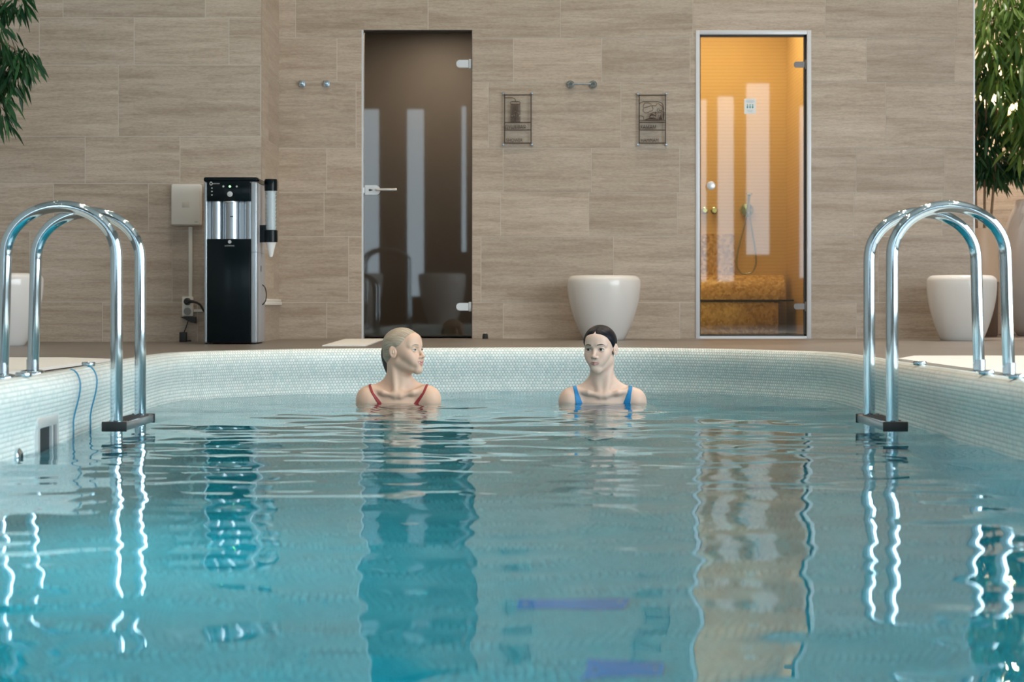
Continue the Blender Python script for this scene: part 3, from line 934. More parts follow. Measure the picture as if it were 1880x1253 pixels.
# ------------------------------------------------------------------ fittings on the back wall
for px, lab in ((554.5, 'small square blue-grey steel wall hook, the one farther from the grey door'), (599.5, 'small square blue-grey steel wall hook, the one nearer the grey door')):
    p = W(px, 154, WALL_Y)
    h = empty('wall_hook', (p.x, WALL_Y-0.002, p.z)); tag(h, lab, 'hook', 'square wall hooks')
    MB().box(-0.021, 0.021, -0.012, 0.0, -0.021, 0.021, bev=0.003).build('back_plate', M['brushed'], h)
    MB().box(-0.011, 0.011, -0.04, -0.012, -0.011, 0.011, bev=0.003).build('peg', M['chrome'], h)
p = W(1068, 155.5, WALL_Y)
tb = empty('towel_bar', (p.x, WALL_Y-0.002, p.z)); tag(tb, 'short chrome towel bar between two round mounts on the wall', 'towel bar')
for sx in (-1, 1):
    MB().lathe([(0.0, 0.044), (0.012, 0.044), (0.017, 0.036), (0.017, 0.020), (0.026, 0.014), (0.028, 0.006), (0.028, 0.0)], (sx*0.077, 0, 0), 28, axis='y', cap=False).build('mount', M['chrome'], tb)
MB().tube([(-0.076, -0.03, 0), (0.076, -0.03, 0)], 0.005, 12).build('rod', M['brushed'], tb)
p = W(891, 627, WALL_Y-0.05)
ds = empty('door_stop', (p.x, WALL_Y-0.10, BACK_Z)); tag(ds, 'small black rubber door stop on the floor beside the grey door', 'door stop')
MB().lathe([(0.019, 0.0), (0.020, 0.004), (0.018, 0.028), (0.014, 0.034), (0.0, 0.036)], (0, 0, 0), 20).build('stop', M['rubber'], ds)
MB().lathe([(0.007, 0.036), (0.006, 0.040), (0.0, 0.041)], (0, 0, 0), 14).build('screw_cap', M['satin'], ds)

# line-drawn signs: bronze lines on a clear plaque held off the wall
def sign(name, x0p, x1p, y0p, y1p, label):
    a = W(x0p, y0p, WALL_Y-0.025); b = W(x1p, y1p, WALL_Y-0.025)
    cx, cz = (a.x+b.x)/2, (a.z+b.z)/2
    w, h = (b.x-a.x), (a.z-b.z)
    s = empty(name, (cx, WALL_Y-0.025, cz)); tag(s, label, 'sign')
    pl = MB().box(-w/2-0.012, w/2+0.012, 0.0, 0.004, -h/2-0.012, h/2+0.012)
    pl.build('clear_plaque', M['clear'], s)
    for sx in (-1, 1):
        for sz in (-1, 1):
            MB().lathe([(0.008, -0.025), (0.008, 0.003), (0.006, 0.005), (0.0, 0.005)], (sx*(w/2+0.008), 0, sz*(h/2+0.010)), 14, axis='y').build('standoff', M['brushed'], s)
    return s, w, h
LINE = 0.0034
def stroke(mb, pts, r=LINE, closed=False):
    mb.tube([(x, -0.003, z) for x, z in pts], r*0.75, 6, closed=closed, smooth=False)
def cross(mb, P, r=LINE):
    stroke(mb, P, r)
s1, w, h = sign('shower_sign', 926.5, 975, 174.5, 263, 'line-drawn sign with a shower head and the words DUSHEVAYA in Cyrillic and SHOWER')
fr = MB()
T, B, Lx, Rx = h/2, -h/2, -w/2, w/2
fr.box(Lx-LINE, Rx+LINE, -0.006, 0, T-LINE, T+LINE); fr.box(Lx-LINE, Rx+LINE, -0.006, 0, B-LINE, B+LINE)
fr.box(Lx-LINE, Lx+LINE, -0.006, 0, B, T); fr.box(Rx-LINE, Rx+LINE, -0.006, 0, B, T)
def fy(v): return T - h*v
for v in (0.57, 0.727): fr.box(Lx, Rx, -0.006, 0, fy(v)-LINE*0.8, fy(v)+LINE*0.8)
fr.build('line_frame', M['bronze'], s1)
dr = MB()
stroke(dr, [(Lx, fy(0.06)), (Lx+w*0.30, fy(0.06)), (Lx+w*0.37, fy(0.075)), (Lx+w*0.405, fy(0.10)), (Lx+w*0.41, fy(0.135))])
stroke(dr, [(Lx+w*0.24, fy(0.14)), (Lx+w*0.56, fy(0.14)), (Lx+w*0.59, fy(0.165)), (Lx+w*0.56, fy(0.19)), (Lx+w*0.25, fy(0.19)), (Lx+w*0.215, fy(0.165))], closed=True)
rnd = random.Random(4)
for k in range(9):
    x = Lx + w*(0.24 + 0.335*k/8)
    v = 0.19
    while v < 0.565:
        v2 = min(0.57, v+rnd.uniform(0.10, 0.24)); stroke(dr, [(x, fy(v)), (x, fy(v2))], LINE*0.95); v = v2+rnd.uniform(0.006, 0.03)
dr.build('shower_drawing', M['bronze'], s1)
text_obj('lettering', 'ДУШЕВАЯ', 0.036, M['bronze'], s1, (Lx+w*0.40, -0.003, fy(0.67)), 0.002, xs=0.80)
text_obj('lettering', 'SHOWER', 0.034, M['bronze'], s1, (Lx+w*0.37, -0.003, fy(0.945)), 0.002, xs=0.80)
s2, w, h = sign('hammam_sign', 1173.5, 1221.5, 175, 263, 'line-drawn sign with a domed steam bath scene and the word HAMMAM')
T, B, Lx, Rx = h/2, -h/2, -w/2, w/2
fr = MB()
fr.box(Lx-LINE, Rx+LINE, -0.006, 0, T-LINE, T+LINE); fr.box(Lx-LINE, Rx+LINE, -0.006, 0, B-LINE, B+LINE)
fr.box(Lx-LINE, Lx+LINE, -0.006, 0, B, T); fr.box(Rx-LINE, Rx+LINE, -0.006, 0, B, T)
for v in (0.565, 0.727): fr.box(Lx, Rx, -0.006, 0, fy(v)-LINE*0.8, fy(v)+LINE*0.8)
fr.box(Lx, Rx, -0.006, 0, fy(0.525)-LINE*0.5, fy(0.525)+LINE*0.5)
fr.build('line_frame', M['bronze'], s2)
dr = MB()
def S(pts, r=LINE*0.85, closed=False): stroke(dr, [(Lx+w*a, fy(b)) for a, b in pts], r, closed)
S([(0.0, 0.20), (0.04, 0.16), (0.14, 0.135), (0.72, 0.135), (0.84, 0.155), (0.91, 0.20), (0.925, 0.26), (0.925, 0.52)])
S([(0.20, 0.165), (0.34, 0.16), (0.46, 0.185), (0.45, 0.215), (0.30, 0.25), (0.16, 0.27), (0.15, 0.225), (0.18, 0.20)], closed=True)
S([(0.15, 0.28), (0.15, 0.34), (0.24, 0.37), (0.36, 0.36), (0.40, 0.335), (0.50, 0.325), (0.53, 0.28), (0.48, 0.22)])
S([(0.48, 0.215), (0.56, 0.22), (0.63, 0.22), (0.68, 0.18), (0.74, 0.175), (0.80, 0.205), (0.89, 0.23), (0.91, 0.30), (0.84, 0.325), (0.77, 0.32)])
S([(0.70, 0.28), (0.76, 0.29), (0.77, 0.33), (0.72, 0.355), (0.69, 0.32)], closed=True)
S([(0.60, 0.35), (0.70, 0.37), (0.80, 0.36), (0.86, 0.34), (0.97, 0.36), (0.95, 0.40), (0.93, 0.52)])
S([(0.62, 0.36), (0.64, 0.44), (0.60, 0.49), (0.72, 0.49), (0.74, 0.42)])
S([(0.42, 0.39), (0.56, 0.36), (0.64, 0.38)]); S([(0.40, 0.42), (0.50, 0.40), (0.62, 0.43)], LINE*1.3); S([(0.38, 0.46), (0.48, 0.41), (0.58, 0.47), (0.40, 0.475)], LINE*1.3)
S([(0.22, 0.515), (0.36, 0.485), (0.62, 0.49)], LINE*1.1); S([(0.22, 0.518), (0.74, 0.515)], LINE*1.5)
S([(0.80, 0.42), (0.84, 0.48), (0.86, 0.52)], LINE*1.3); S([(0.78, 0.45), (0.76, 0.52)], LINE*1.3); S([(0.82, 0.47), (0.80, 0.52)], LINE*1.3)
S([(0.0, 0.44), (0.07, 0.425), (0.17, 0.46), (0.18, 0.52)])
dr.build('bath_drawing', M['bronze'], s2)
text_obj('lettering', 'ХАМАМ', 0.036, M['bronze'], s2, (Lx+w*0.34, -0.003, fy(0.67)), 0.002, xs=0.80)
text_obj('lettering', 'HAMMAM', 0.034, M['bronze'], s2, (Lx+w*0.40, -0.003, fy(0.945)), 0.002, xs=0.82)

# ------------------------------------------------------------------ white planters and vases
def planter(loc, label, R=0.243, H=0.425, rb=0.135, group='white tapered planters'):
    o = empty('planter', loc); tag(o, label, 'planter', group)
    pr = [(0.0, 0.0), (rb*0.97, 0.0), (rb, 0.004)]
    for k in range(1, 22):
        t = k/22
        r = rb + (R-rb)*(math.sin(t*PI/2)**0.86)
        pr.append((r, 0.004 + (H-0.05)*t))
    for k in range(1, 9):
        a = PI/2*k/8
        pr.append((R-0.045+0.045*math.cos(a), H-0.045+0.045*math.sin(a)))
    pr += [(R-0.075, H), (R-0.082, H-0.008), (R-0.085, H-0.05), (0.0, H-0.05)]
    MB().lathe(pr, (0, 0, 0), 72, cap=False).build('shell', M['white'], o)
    MB().lathe([(R-0.086, H-0.045), (R*0.4, H-0.038), (0.0, H-0.036)], (0, 0, 0), 32, cap=False).build('soil', M['soil'], o)
    return o
planter((W(1108.5, 0, 12.58).x, 12.58, deck_z(12.58)), 'white tapered planter between the two glass doors, behind the dark-haired woman')
planter((W(1765.5, 0, 12.45).x, 12.45, deck_z(12.45)), 'white tapered planter at the right, seen through the right pool ladder', R=0.226)
LP = planter((-3.0, 11.2, deck_z(11.2)), 'white tapered planter at the left, seen through the left pool ladder, holding a tree')

def vase(loc, label):
    o = empty('egg_vase', loc); tag(o, label, 'vase')
    H = 1.02
    pr = [(0.0, 0.0), (0.17, 0.0), (0.178, 0.006)]
    for k in range(1, 30):
        t = k/30
        r = 0.178 + 0.155*math.sin(PI*min(1, t*0.94+0.02))**0.9 - 0.02*t
        pr.append((r, 0.006 + (H-0.01)*t))
    r = pr[-1][0]
    pr += [(r-0.006, H), (r-0.014, H-0.004), (r-0.02, H-0.05), (0.0, H-0.06)]
    MB().lathe(pr, (0, 0, 0), 72, cap=False).build('shell', M['white'], o)
    MB().lathe([(r-0.021, H-0.05), (0.0, H-0.04)], (0, 0, 0), 32, cap=False).build('soil', M['soil'], o)
    return o
VASE = vase((3.975, 14.3, BACK_Z), 'tall white egg-shaped vase in the planted recess at the right edge')
pp = empty('tree_pot', (W(1801, 0, 13.95).x, 13.95, BACK_Z)); tag(pp, 'tall peach coloured tapered pot holding the thin-stemmed tree', 'pot')
MB().lathe([(0.0, 0.0), (0.115, 0.0), (0.12, 0.01), (0.125, 0.40)], (0, 0, 0), 40, cap=False).build('brown_foot', M['brownpot'], pp)
MB().lathe([(0.0, 0.401), (0.135, 0.401), (0.138, 0.41), (0.108, 0.76), (0.100, 0.79), (0.092, 0.79), (0.090, 0.74), (0.0, 0.74)], (0, 0, 0), 48, cap=False).build('pot_body', M['peach'], pp)
MB().lathe([(0.089, 0.745), (0.0, 0.75)], (0, 0, 0), 24, cap=False).build('soil', M['soil'], pp)
q = W(1852, 0, 14.9)
wp = empty('box_planter', (q.x, 14.9, BACK_Z)); tag(wp, 'plain white box planter behind the tall egg-shaped vase', 'planter')
MB().box(-0.09, 0.09, -0.09, 0.09, 0.0, 0.80, bev=0.01).build('shell', M['white'], wp)
MB().box(-0.075, 0.075, -0.075, 0.075, 0.801, 0.806).build('soil', M['soil'], wp)

# ------------------------------------------------------------------ trees
def tree(name, loc, label, stems, tips, nleaf, leaf_len, lmat, seed, root_xy=(0, 0)):
    """tips: (place, spread radius, leaves weight) in room coordinates; each hangs a spray of drooping leaves"""
    rnd = random.Random(seed)
    o = empty(name, loc); tag(o, label, 'tree', 'potted ficus trees')
    for st in stems:
        b = MB(); b.tube(smooth_pts(st, 4), [0.011 - 0.004*k/(len(smooth_pts(st, 4))-1) for k in range(len(smooth_pts(st, 4)))], 8)
        ch(b, 'stem', M['bark'], o)
    tw = MB(); V = []; F = []; R = []
    for (tp, rad, wgt) in tips:
        tp = Vector(tp)
        # twig from nearest stem point
        best = min((p for st in stems for p in [Vector(x) for x in smooth_pts(st, 4)]), key=lambda p: (p-tp).length + (0.6 if p.z > tp.z+0.1 else 0))
        mid = best.lerp(tp, 0.55) + Vector((0, 0, 0.05))
        tw.tube(smooth_pts([best, mid, tp], 4), 0.0035, 5)
        m = int(nleaf*wgt)
        for k in range(m):
            base = tp + Vector((rnd.gauss(0, rad*0.55), rnd.gauss(0, rad*0.55), rnd.gauss(0, rad*0.45)))
            out = Vector((base.x-tp.x + rnd.gauss(0, 0.02), base.y-tp.y + rnd.gauss(0, 0.02), 0))
            if out.length < 1e-4: out = Vector((1, 0, 0))
            out.normalize()
            d = (out*rnd.uniform(0.25, 0.95) + Vector((0, 0, -rnd.uniform(0.5, 1.1)))).normalized()
            L_ = leaf_len*rnd.uniform(0.7, 1.2); wd = L_*rnd.uniform(0.085, 0.12)
            sd = d.cross(Vector((rnd.gauss(0, 1), rnd.gauss(0, 1), rnd.gauss(0, 0.4)))).normalized()
            nr = d.cross(sd)
            b0 = len(V)
            droop = Vector((0, 0, -0.22*L_))
            rows = ((0.0, 0.12), (0.3, 0.9), (0.62, 0.85), (1.0, 0.0))
            for t, wv in rows:
                c = base + d*(L_*t) + droop*t*t
                if wv > 0:
                    V.append(c - sd*wd*wv + nr*wd*0.25*wv); V.append(c); V.append(c + sd*wd*wv + nr*wd*0.25*wv)
                else: V.append(c)
            for i in range(2):
                a = b0+i*3
                F.append((a, a+1, a+4, a+3)); F.append((a+1, a+2, a+5, a+4))
            F.append((b0+6, b0+7, b0+9, b0+9)); F.append((b0+7, b0+8, b0+9, b0+9))
            r = rnd.random(); R += [r]*6
    ch(tw, 'twigs', M['bark'], o)
    me = bpy.data.meshes.new('foliage')
    me.from_pydata([tuple(v) for v in V], [], [tuple(dict.fromkeys(f)) for f in F]); me.materials.append(lmat)
    a = me.attributes.new('leaf_rand', 'FLOAT', 'FACE'); a.data.foreach_set('value', R)
    me.polygons.foreach_set('use_smooth', [True]*len(me.polygons)); me.update()
    fo = bpy.data.objects.new('foliage', me); COL.objects.link(fo); fo.parent = o
    fo.location = (-loc[0], -loc[1], -loc[2])
    return o
# left tree: trunk outside the frame, sprays hang into the top left corner
rr_ = random.Random(2)
def spray(pxs, D, rad, wgt, dj=0.15):
    return [(tuple(W(px, py, D + rr_.uniform(-dj, dj))), rad, wgt) for px, py in pxs]
lb = LP.location; zl = lb.z + 0.385
lt = [(5, 10), (36, 2), (-5, 60), (8, 88), (30, 95), (14, 120), (-6, 130), (40, 118), (4, 155), (22, 150), (-4, 190), (2, 215), (47, 105), (-30, 40), (-40, 110), (-60, 70), (-35, 170), (-70, 150), (-90, 60), (-20, -30), (30, -40)]
tree('potted_ficus', (lb.x, lb.y, zl), 'dark green narrow-leaved ficus hanging into the upper left corner',
     [[(lb.x-0.03, lb.y, zl-0.005), (lb.x-0.10, lb.y+0.02, zl+0.5), (lb.x-0.16, lb.y, zl+1.1), (lb.x-0.12, lb.y, zl+1.6)],
      [(lb.x-0.07, lb.y+0.03, zl-0.005), (lb.x-0.22, lb.y+0.05, zl+0.6), (lb.x-0.26, lb.y+0.02, zl+1.3), (lb.x-0.2, lb.y, zl+1.8)]],
     spray(lt, 11.2, 0.062, 1.0, 0.12), 30, 0.115, M['leaf_a'], 5)
# right trees
zp = BACK_Z + 0.748
tp = [(1800, 125), (1795, 150), (1812, 140), (1798, 185), (1815, 200), (1800, 225), (1825, 215), (1796, 255), (1815, 262), (1832, 250), (1800, 290), (1815, 300), (1835, 290), (1805, 320), (1825, 318), (1845, 300), (1858, 310), (1868, 296), (1792, 210), (1790, 300),
      (1842, 235), (1770, 240), (1775, 180), (1850, 275), (1780, 290)]
px_ = pp.location
tree('potted_ficus', (px_.x, px_.y, zp), 'thin-stemmed ficus in the peach pot, lower dark foliage beside the wall end',
     [[(px_.x-0.03, px_.y, zp-0.003), (px_.x-0.04, px_.y, zp+0.5), (px_.x-0.02, px_.y, zp+1.15)],
      [(px_.x+0.03, px_.y+0.02, zp-0.003), (px_.x+0.035, px_.y+0.02, zp+0.6), (px_.x+0.05, px_.y+0.02, zp+1.2)],
      [(px_.x+0.06, px_.y-0.01, zp-0.003), (px_.x+0.10, px_.y-0.01, zp+0.5), (px_.x+0.12, px_.y, zp+1.1)]],
     spray(tp, 13.95, 0.075, 1.0, 0.16), 30, 0.13, M['leaf_a'], 8)
tp = [(1815, 18), (1835, 8), (1860, 12), (1880, 5), (1812, 40), (1830, 45), (1850, 40), (1872, 50), (1815, 75), (1832, 85), (1850, 80), (1875, 85), (1820, 110), (1840, 125), (1862, 110), (1885, 115), (1828, 150), (1850, 140),
      (1870, 135), (1858, 190), (1875, 165), (1890, 190), (1862, 215), (1880, 210), (1872, 245), (1888, 250), (1880, 275), (1900, 150), (1905, 230), (1920, 60), (1930, 160), (1900, 20), (1910, 280), (1845, -20), (1880, -30), (1815, -25)]
vx = VASE.location; zv = BACK_Z + 0.975
tree('potted_ficus', (vx.x, vx.y, zv), 'bright green ficus in the egg-shaped vase, filling the upper right corner',
     [[(vx.x, vx.y, zv-0.005), (vx.x+0.02, vx.y, zv+0.5), (vx.x+0.0, vx.y-0.05, zv+1.2), (vx.x-0.05, vx.y-0.1, zv+1.7)],
      [(vx.x+0.05, vx.y+0.03, zv-0.005), (vx.x+0.12, vx.y, zv+0.6), (vx.x+0.1, vx.y-0.05, zv+1.4)]],
     spray(tp, 13.6, 0.085, 1.0, 0.22), 30, 0.145, M['leaf_b'], 13)
# warm wall lamp glimpsed through the leaves
q = W(1843, 168, YF)
wlp = empty('wall_lamp', (q.x, YF-0.002, q.z)); tag(wlp, 'glowing warm wall lamp glimpsed between the leaves at right', 'lamp')
MB().box(-0.05, 0.05, -0.02, 0.0, -0.09, 0.09, bev=0.004).build('back_plate', M['brushed'], wlp)
MB().lathe([(0.034, -0.06), (0.04, -0.05), (0.04, 0.05), (0.034, 0.06)], (0, -0.06, 0), 24).build('lamp_shade', M['sconce'], wlp)
pl_ = bpy.data.lights.new('wall_lamp_glow', 'POINT'); pl_.energy = 22; pl_.color = (1.0, 0.78, 0.5); pl_.shadow_soft_size = 0.06
po = bpy.data.objects.new('wall_lamp_glow', pl_); COL.objects.link(po); po.location = (q.x, YF-0.22, q.z)

# ------------------------------------------------------------------ wall box, cable duct, socket, plugs
def on_left(px, py): return W(px, py, LEFT_Y)
a = on_left(316, 339); b = on_left(372, 415)
bx = empty('wall_box', ((a.x+b.x)/2, LEFT_Y-0.003, (a.z+b.z)/2)); tag(bx, 'square white electrical box on the wall beside the water dispenser', 'electrical box')
w, h = b.x-a.x, a.z-b.z
MB().box(-w/2, w/2, -0.045, 0.0, -h/2, h/2, bev=0.012, seg=3).build('housing', M['white_plastic'], bx)
MB().box(-w/2+0.006, w/2-0.006, -0.058, -0.046, -h/2+0.006, h/2-0.006, bev=0.006).build('cover', M['white_plastic'], bx)
MB().box(-0.023, 0.023, -0.060, -0.0585, -0.018, 0.020, bev=0.0006).build('square_mark', pmat('beige_plastic', (0.68, 0.64, 0.56), 0.5), bx)
MB().box(w/2-0.04, w/2-0.018, -0.0592, -0.0585, -h/2+0.018, -h/2+0.027).build('maker_mark', M['print_grey'], bx)
a = on_left(347, 417); b = on_left(354, 546)
cd = MB().box(a.x, b.x, LEFT_Y-0.020, LEFT_Y-0.003, b.z, a.z, bev=0.003)
tag(cd.build('cable_duct', M['white_plastic']), 'thin white vertical cable duct below the electrical box', 'cable duct')
a = on_left(336, 545); b = on_left(356, 581)
so = empty('power_socket', ((a.x+b.x)/2, LEFT_Y-0.003, (a.z+b.z)/2)); tag(so, 'double white wall socket below the cable duct', 'socket')
w, h = b.x-a.x, a.z-b.z
MB().box(-w/2, w/2, -0.035, 0.0, -h/2, h/2, bev=0.005).build('housing', M['white_plastic'], so)
for z in (h/4, -h/4):
    MB().lathe([(0.024, 0.0), (0.024, 0.001), (0.021, 0.0015), (0.020, -0.002)], (0, -0.0355, z), 24, axis='y', cap=False).lathe([(0.0, 0.0008), (0.020, 0.0008)], (0, -0.0355, z), 24, axis='y', cap=False).build('outlet', pmat('grey_outlet', (0.30, 0.29, 0.28), 0.5), so)
sz = so.location
pg = empty('power_plug', (sz.x, sz.y, sz.z)); tag(pg, 'round black plug in the upper outlet with its cord curling to the dispenser', 'plug')
MB().lathe([(0.021, 0.038), (0.022, 0.045), (0.018, 0.075), (0.012, 0.08), (0.0, 0.08)], (0, 0, h/4), 24, axis='y').build('plug_body', M['black_matte'], pg)
MB().tube(smooth_pts([(0.008, -0.07, h/4), (0.05, -0.075, h/4-0.002), (0.085, -0.07, h/4-0.02), (0.105, -0.06, h/4-0.055), (0.12, -0.03, h/4-0.075)]), [0.010]*5+[0.007]*15+[0.006], 10).build('cord', M['black_matte'], pg)
MB().box(w/2+0.001, 0.135, -0.022, -0.003, -0.034, -0.018).build('duct_branch', M['white_plastic'], so)
ad = empty('power_adapter', (sz.x+0.004, LEFT_Y-0.02, sz.z)); tag(ad, 'black power adapter hanging on its cord below the wall socket', 'power adapter')
MB().add([(-0.045, -0.05, -h/2-0.004), (0.05, -0.05, -h/2-0.004), (0.052, -0.05, -h/2-0.045), (0.02, -0.05, -h/2-0.038),
          (-0.045, 0.0, -h/2-0.004), (0.05, 0.0, -h/2-0.004), (0.052, 0.0, -h/2-0.045), (0.02, 0.0, -h/2-0.038)],
         [(0, 1, 2, 3), (7, 6, 5, 4), (0, 4, 5, 1), (1, 5, 6, 2), (2, 6, 7, 3), (3, 7, 4, 0)], 0, False).build('plug_body', M['black_matte'], ad)
za = W(0, 610, LEFT_Y).z
MB().tube(smooth_pts([(0.0, -0.02, -h/2-0.03), (-0.012, -0.022, -h/2-0.07), (-0.024, -0.025, za-sz.z+0.0)]), 0.0035, 8).build('cord', M['black_matte'], ad)
MB().box(-0.050, -0.006, -0.05, -0.008, W(0, 632, LEFT_Y-0.04).z-sz.z, za-sz.z, bev=0.004).box(-0.006, 0.020, -0.03, -0.014, W(0, 626, LEFT_Y).z-sz.z-0.004, W(0, 626, LEFT_Y).z-sz.z+0.006).build('adapter_block', M['black_matte'], ad)
# white pipe trunking on the short return wall
zt = W(0, 557, LEFT_Y+0.3).z
tk = MB().box(JOG_X+0.002, JOG_X+0.022, LEFT_Y+0.02, WALL_Y-0.003, zt-0.012, zt+0.012, bev=0.003).box(JOG_X+0.001, JOG_X+0.016, LEFT_Y+0.02, WALL_Y-0.003, zt+0.014, zt+0.028, bev=0.002)
tag(tk.build('pipe_trunking', M['white_plastic']), 'white pipe trunking along the short return wall behind the dispenser', 'trunking')

# ------------------------------------------------------------------ water dispenser
DY = 11.50
A = W(375, 325.5, DY); Bq = W(481, 634, DY)
fw_, bz = Bq.x - A.x - 0.028, deck_z(DY)
H = A.z - bz
dp = empty('water_dispenser', (A.x + fw_/2, DY, bz)); tag(dp, 'black and silver floor-standing water dispenser', 'water dispenser')
hw = fw_/2; dep = 0.36
def zpx(py): return W(0, py, DY).z - bz
zt, zmid, zdoor, zbot = zpx(334), zpx(370), zpx(439), zpx(630)
MB().box(-hw, hw, 0.035, dep, zbot+0.0, zt, bev=0.012).build('cabinet', M['silver_side'], dp)
def post(x0, x1, nm):
    return MB().box(x0, x1, -0.012, 0.06, zbot, zt, bev=0.010, seg=3).build(nm, M['silver'], dp)
post(-hw, -hw+0.022, 'front_post'); post(hw-0.040, hw, 'front_post')
MB().box(-hw-0.003, hw+0.004, -0.016, dep+0.004, zt-0.001, zt+0.028, bev=0.012, seg=3).build('top_cover', M['black'], dp)
cp = MB().box(-hw+0.020, hw-0.040, -0.020, 0.05, zmid, zt+0.004, bev=0.004).build('control_panel', M['black'], dp)
cxp = W(423, 0, DY).x - dp.location.x
bt = MB().lathe([(0.0, 0.004), (0.014, 0.004), (0.0165, 0.002), (0.0165, 0.0)], (cxp, -0.0205, zpx(357)), 24, axis='y', cap=False).build('round_button', M['print_grey'], cp)
for px, m_ in ((411, 'print_grey'), (423, 'led'), (435.5, 'print_grey')):
    MB().lathe([(0.0, 0.0016), (0.0055, 0.0016), (0.006, 0.0)], (W(px, 0, DY).x-dp.location.x, -0.0205, zpx(343)), 16, axis='y', cap=False).build('indicator_light', M[m_], cp)
for py in (346, 352, 358.5):
    xx = W(390, 0, DY).x - dp.location.x
    MB().box(xx-0.004, xx+0.004, -0.0212, -0.0202, zpx(py)-0.003, zpx(py)+0.003).build('printed_symbol', M['print_grey'], cp)
lx = W(388.5, 0, DY).x - dp.location.x
drp = MB(); pts = []
for k in range(24):
    a = 2*PI*k/24; r = 0.0075*(1-0.35*math.sin(a)*0)
    pts.append((lx + r*math.sin(a)*(1-0.45*(math.cos(a) > 0)*math.cos(a)), zpx(337.5) + r*1.3*math.cos(a)))
drp.tube([(x, -0.0208, z) for x, z in pts], 0.0016, 6, closed=True); drp.build('droplet_mark', M['paper'], cp)
text_obj('brand_lettering', 'ecotronic', 0.0105, M['paper'], cp, (lx+0.011, -0.0206, zpx(337.5)), 0.0004, 'LEFT', xs=1.0)
text_obj('model_lettering', 'K21-LCE', 0.009, M['print_grey'], cp, (W(464, 0, DY).x-dp.location.x, -0.0206, zpx(335.3)), 0.0003, xs=0.8)
# dispensing bay: steel back with two standing cylinders
by = MB().box(-hw+0.020, hw-0.040, 0.030, 0.036, zdoor, zmid)
by.build('bay_back', M['bay'], dp)
bc = MB(); r1 = 0.048
for px, r in ((397, 0.036), (425, 0.048), (458, 0.036)):
    bc.lathe([(r, zdoor+0.0005), (r, zmid-0.0005)], (W(px, 0, DY).x-dp.location.x, 0.028, 0), 40, cap=False)
bc.build('bay_column', M['bay'], dp)
nz_ = MB().lathe([(0.045, 0.0), (0.045, -0.006), (0.036, -0.012), (0.0, -0.012)], (W(424, 0, DY).x-dp.location.x, 0.020, zmid), 32, cap=False)
nz_.build('spout_rim', M['satin'], dp)
MB().box(-0.002, 0.016, -0.023, -0.0205, 0, 0.006).build('spout', M['black_matte'], dp, (W(424, 0, DY).x-dp.location.x, 0, zpx(399)))
dr_ = MB().box(-hw+0.021, hw-0.041, -0.018, 0.04, zbot+0.004, zdoor, bev=0.004).build('door', M['black'], dp)
em = MB().lathe([(0.0, 0.0012), (0.0095, 0.0012), (0.0105, 0.0)], (W(422.5, 0, DY).x-dp.location.x, -0.0185, zpx(444.5)), 24, axis='y', cap=False)
em.build('round_emblem', M['print_grey'], dr_)
text_obj('brand_lettering', 'ECOTRONIC', 0.0105, M['print_grey'], dr_, (W(422.5, 0, DY).x-dp.location.x, -0.0186, zpx(451.8)), 0.0004, xs=0.95)
MB().box(hw+0.0002, hw+0.003, 0.15, 0.17, zpx(498), zpx(487)).build('side_latch', M['frame_dark'], dp)
MB().box(hw-0.0405, hw+0.0006, -0.0128, 0.3, zpx(463.6), zpx(463.0)).build('panel_seam', M['frame_dark'], dp)
for sx in (-hw+0.018, hw-0.03):
    for yy in (0.03, dep-0.05):
        MB().lathe([(0.016, 0.0), (0.016, zbot+0.003)], (sx, yy, 0.0), 16).box(sx-0.016, sx+0.016, yy-0.02, yy+0.02, 0.004, zbot+0.002).build('foot', M['black_matte'], dp)
MB().tube(smooth_pts([(hw+0.001, 0.22, zpx(522)), (hw+0.018, 0.22, zpx(528)), (hw+0.026, 0.22, zpx(540)), (hw+0.020, 0.22, zpx(553)), (hw+0.001, 0.22, zpx(560))]), 0.0035, 8).build('hose_loop', M['black_matte'], dp)
# cup tube on its side
tx = W(497, 0, DY+0.12).x - dp.location.x; ty = 0.13
ch_ = MB().lathe([(0.036, zpx(423.5)), (0.036, zpx(346))], (tx, ty, 0), 32, cap=False).lathe([(0.0345, zpx(423.5)), (0.0345, zpx(346))], (tx, ty, 0), 32, cap=False).build('cup_tube', M['tube'], dp)
cap = MB().lathe([(0.039, zpx(348)), (0.040, zpx(340)), (0.040, zpx(330)), (0.036, zpx(326.5)), (0.0, zpx(326))], (tx, ty, 0), 32, cap=False); cap.build('tube_cap', M['black'], ch_)
MB().lathe([(0.0365, zpx(444)), (0.041, zpx(443)), (0.041, zpx(422)), (0.0365, zpx(421))], (tx, ty, 0), 32, cap=False).box(hw, tx-0.030, ty-0.02, ty+0.02, zpx(444), zpx(412)).build('tube_collar', M['black'], ch_)
for k in range(14):
    c = MB(); zb = zpx(471) + 0.024*k; zo = 0.090
    c.lathe([(0.0, 0.0), (0.010, 0.0), (0.032, zo), (0.0335, zo), (0.0335, zo-0.003)], (0, 0, 0), 28, cap=False)
    o = c.build('paper_cup', M['paper'], None, (dp.location.x+tx, DY+ty, bz+zb))
    tag(o, ('lowest white cone cup sticking out below the black collar of the cup tube' if k == 0 else 'white cone cup nested in the clear tube, %s above the lowest' % ['', 'first', 'second', 'third', 'fourth', 'fifth', 'sixth', 'seventh', 'eighth', 'ninth', 'tenth', 'eleventh', 'twelfth', 'thirteenth'][k]), 'cup', 'cups in the tube of the dispenser')

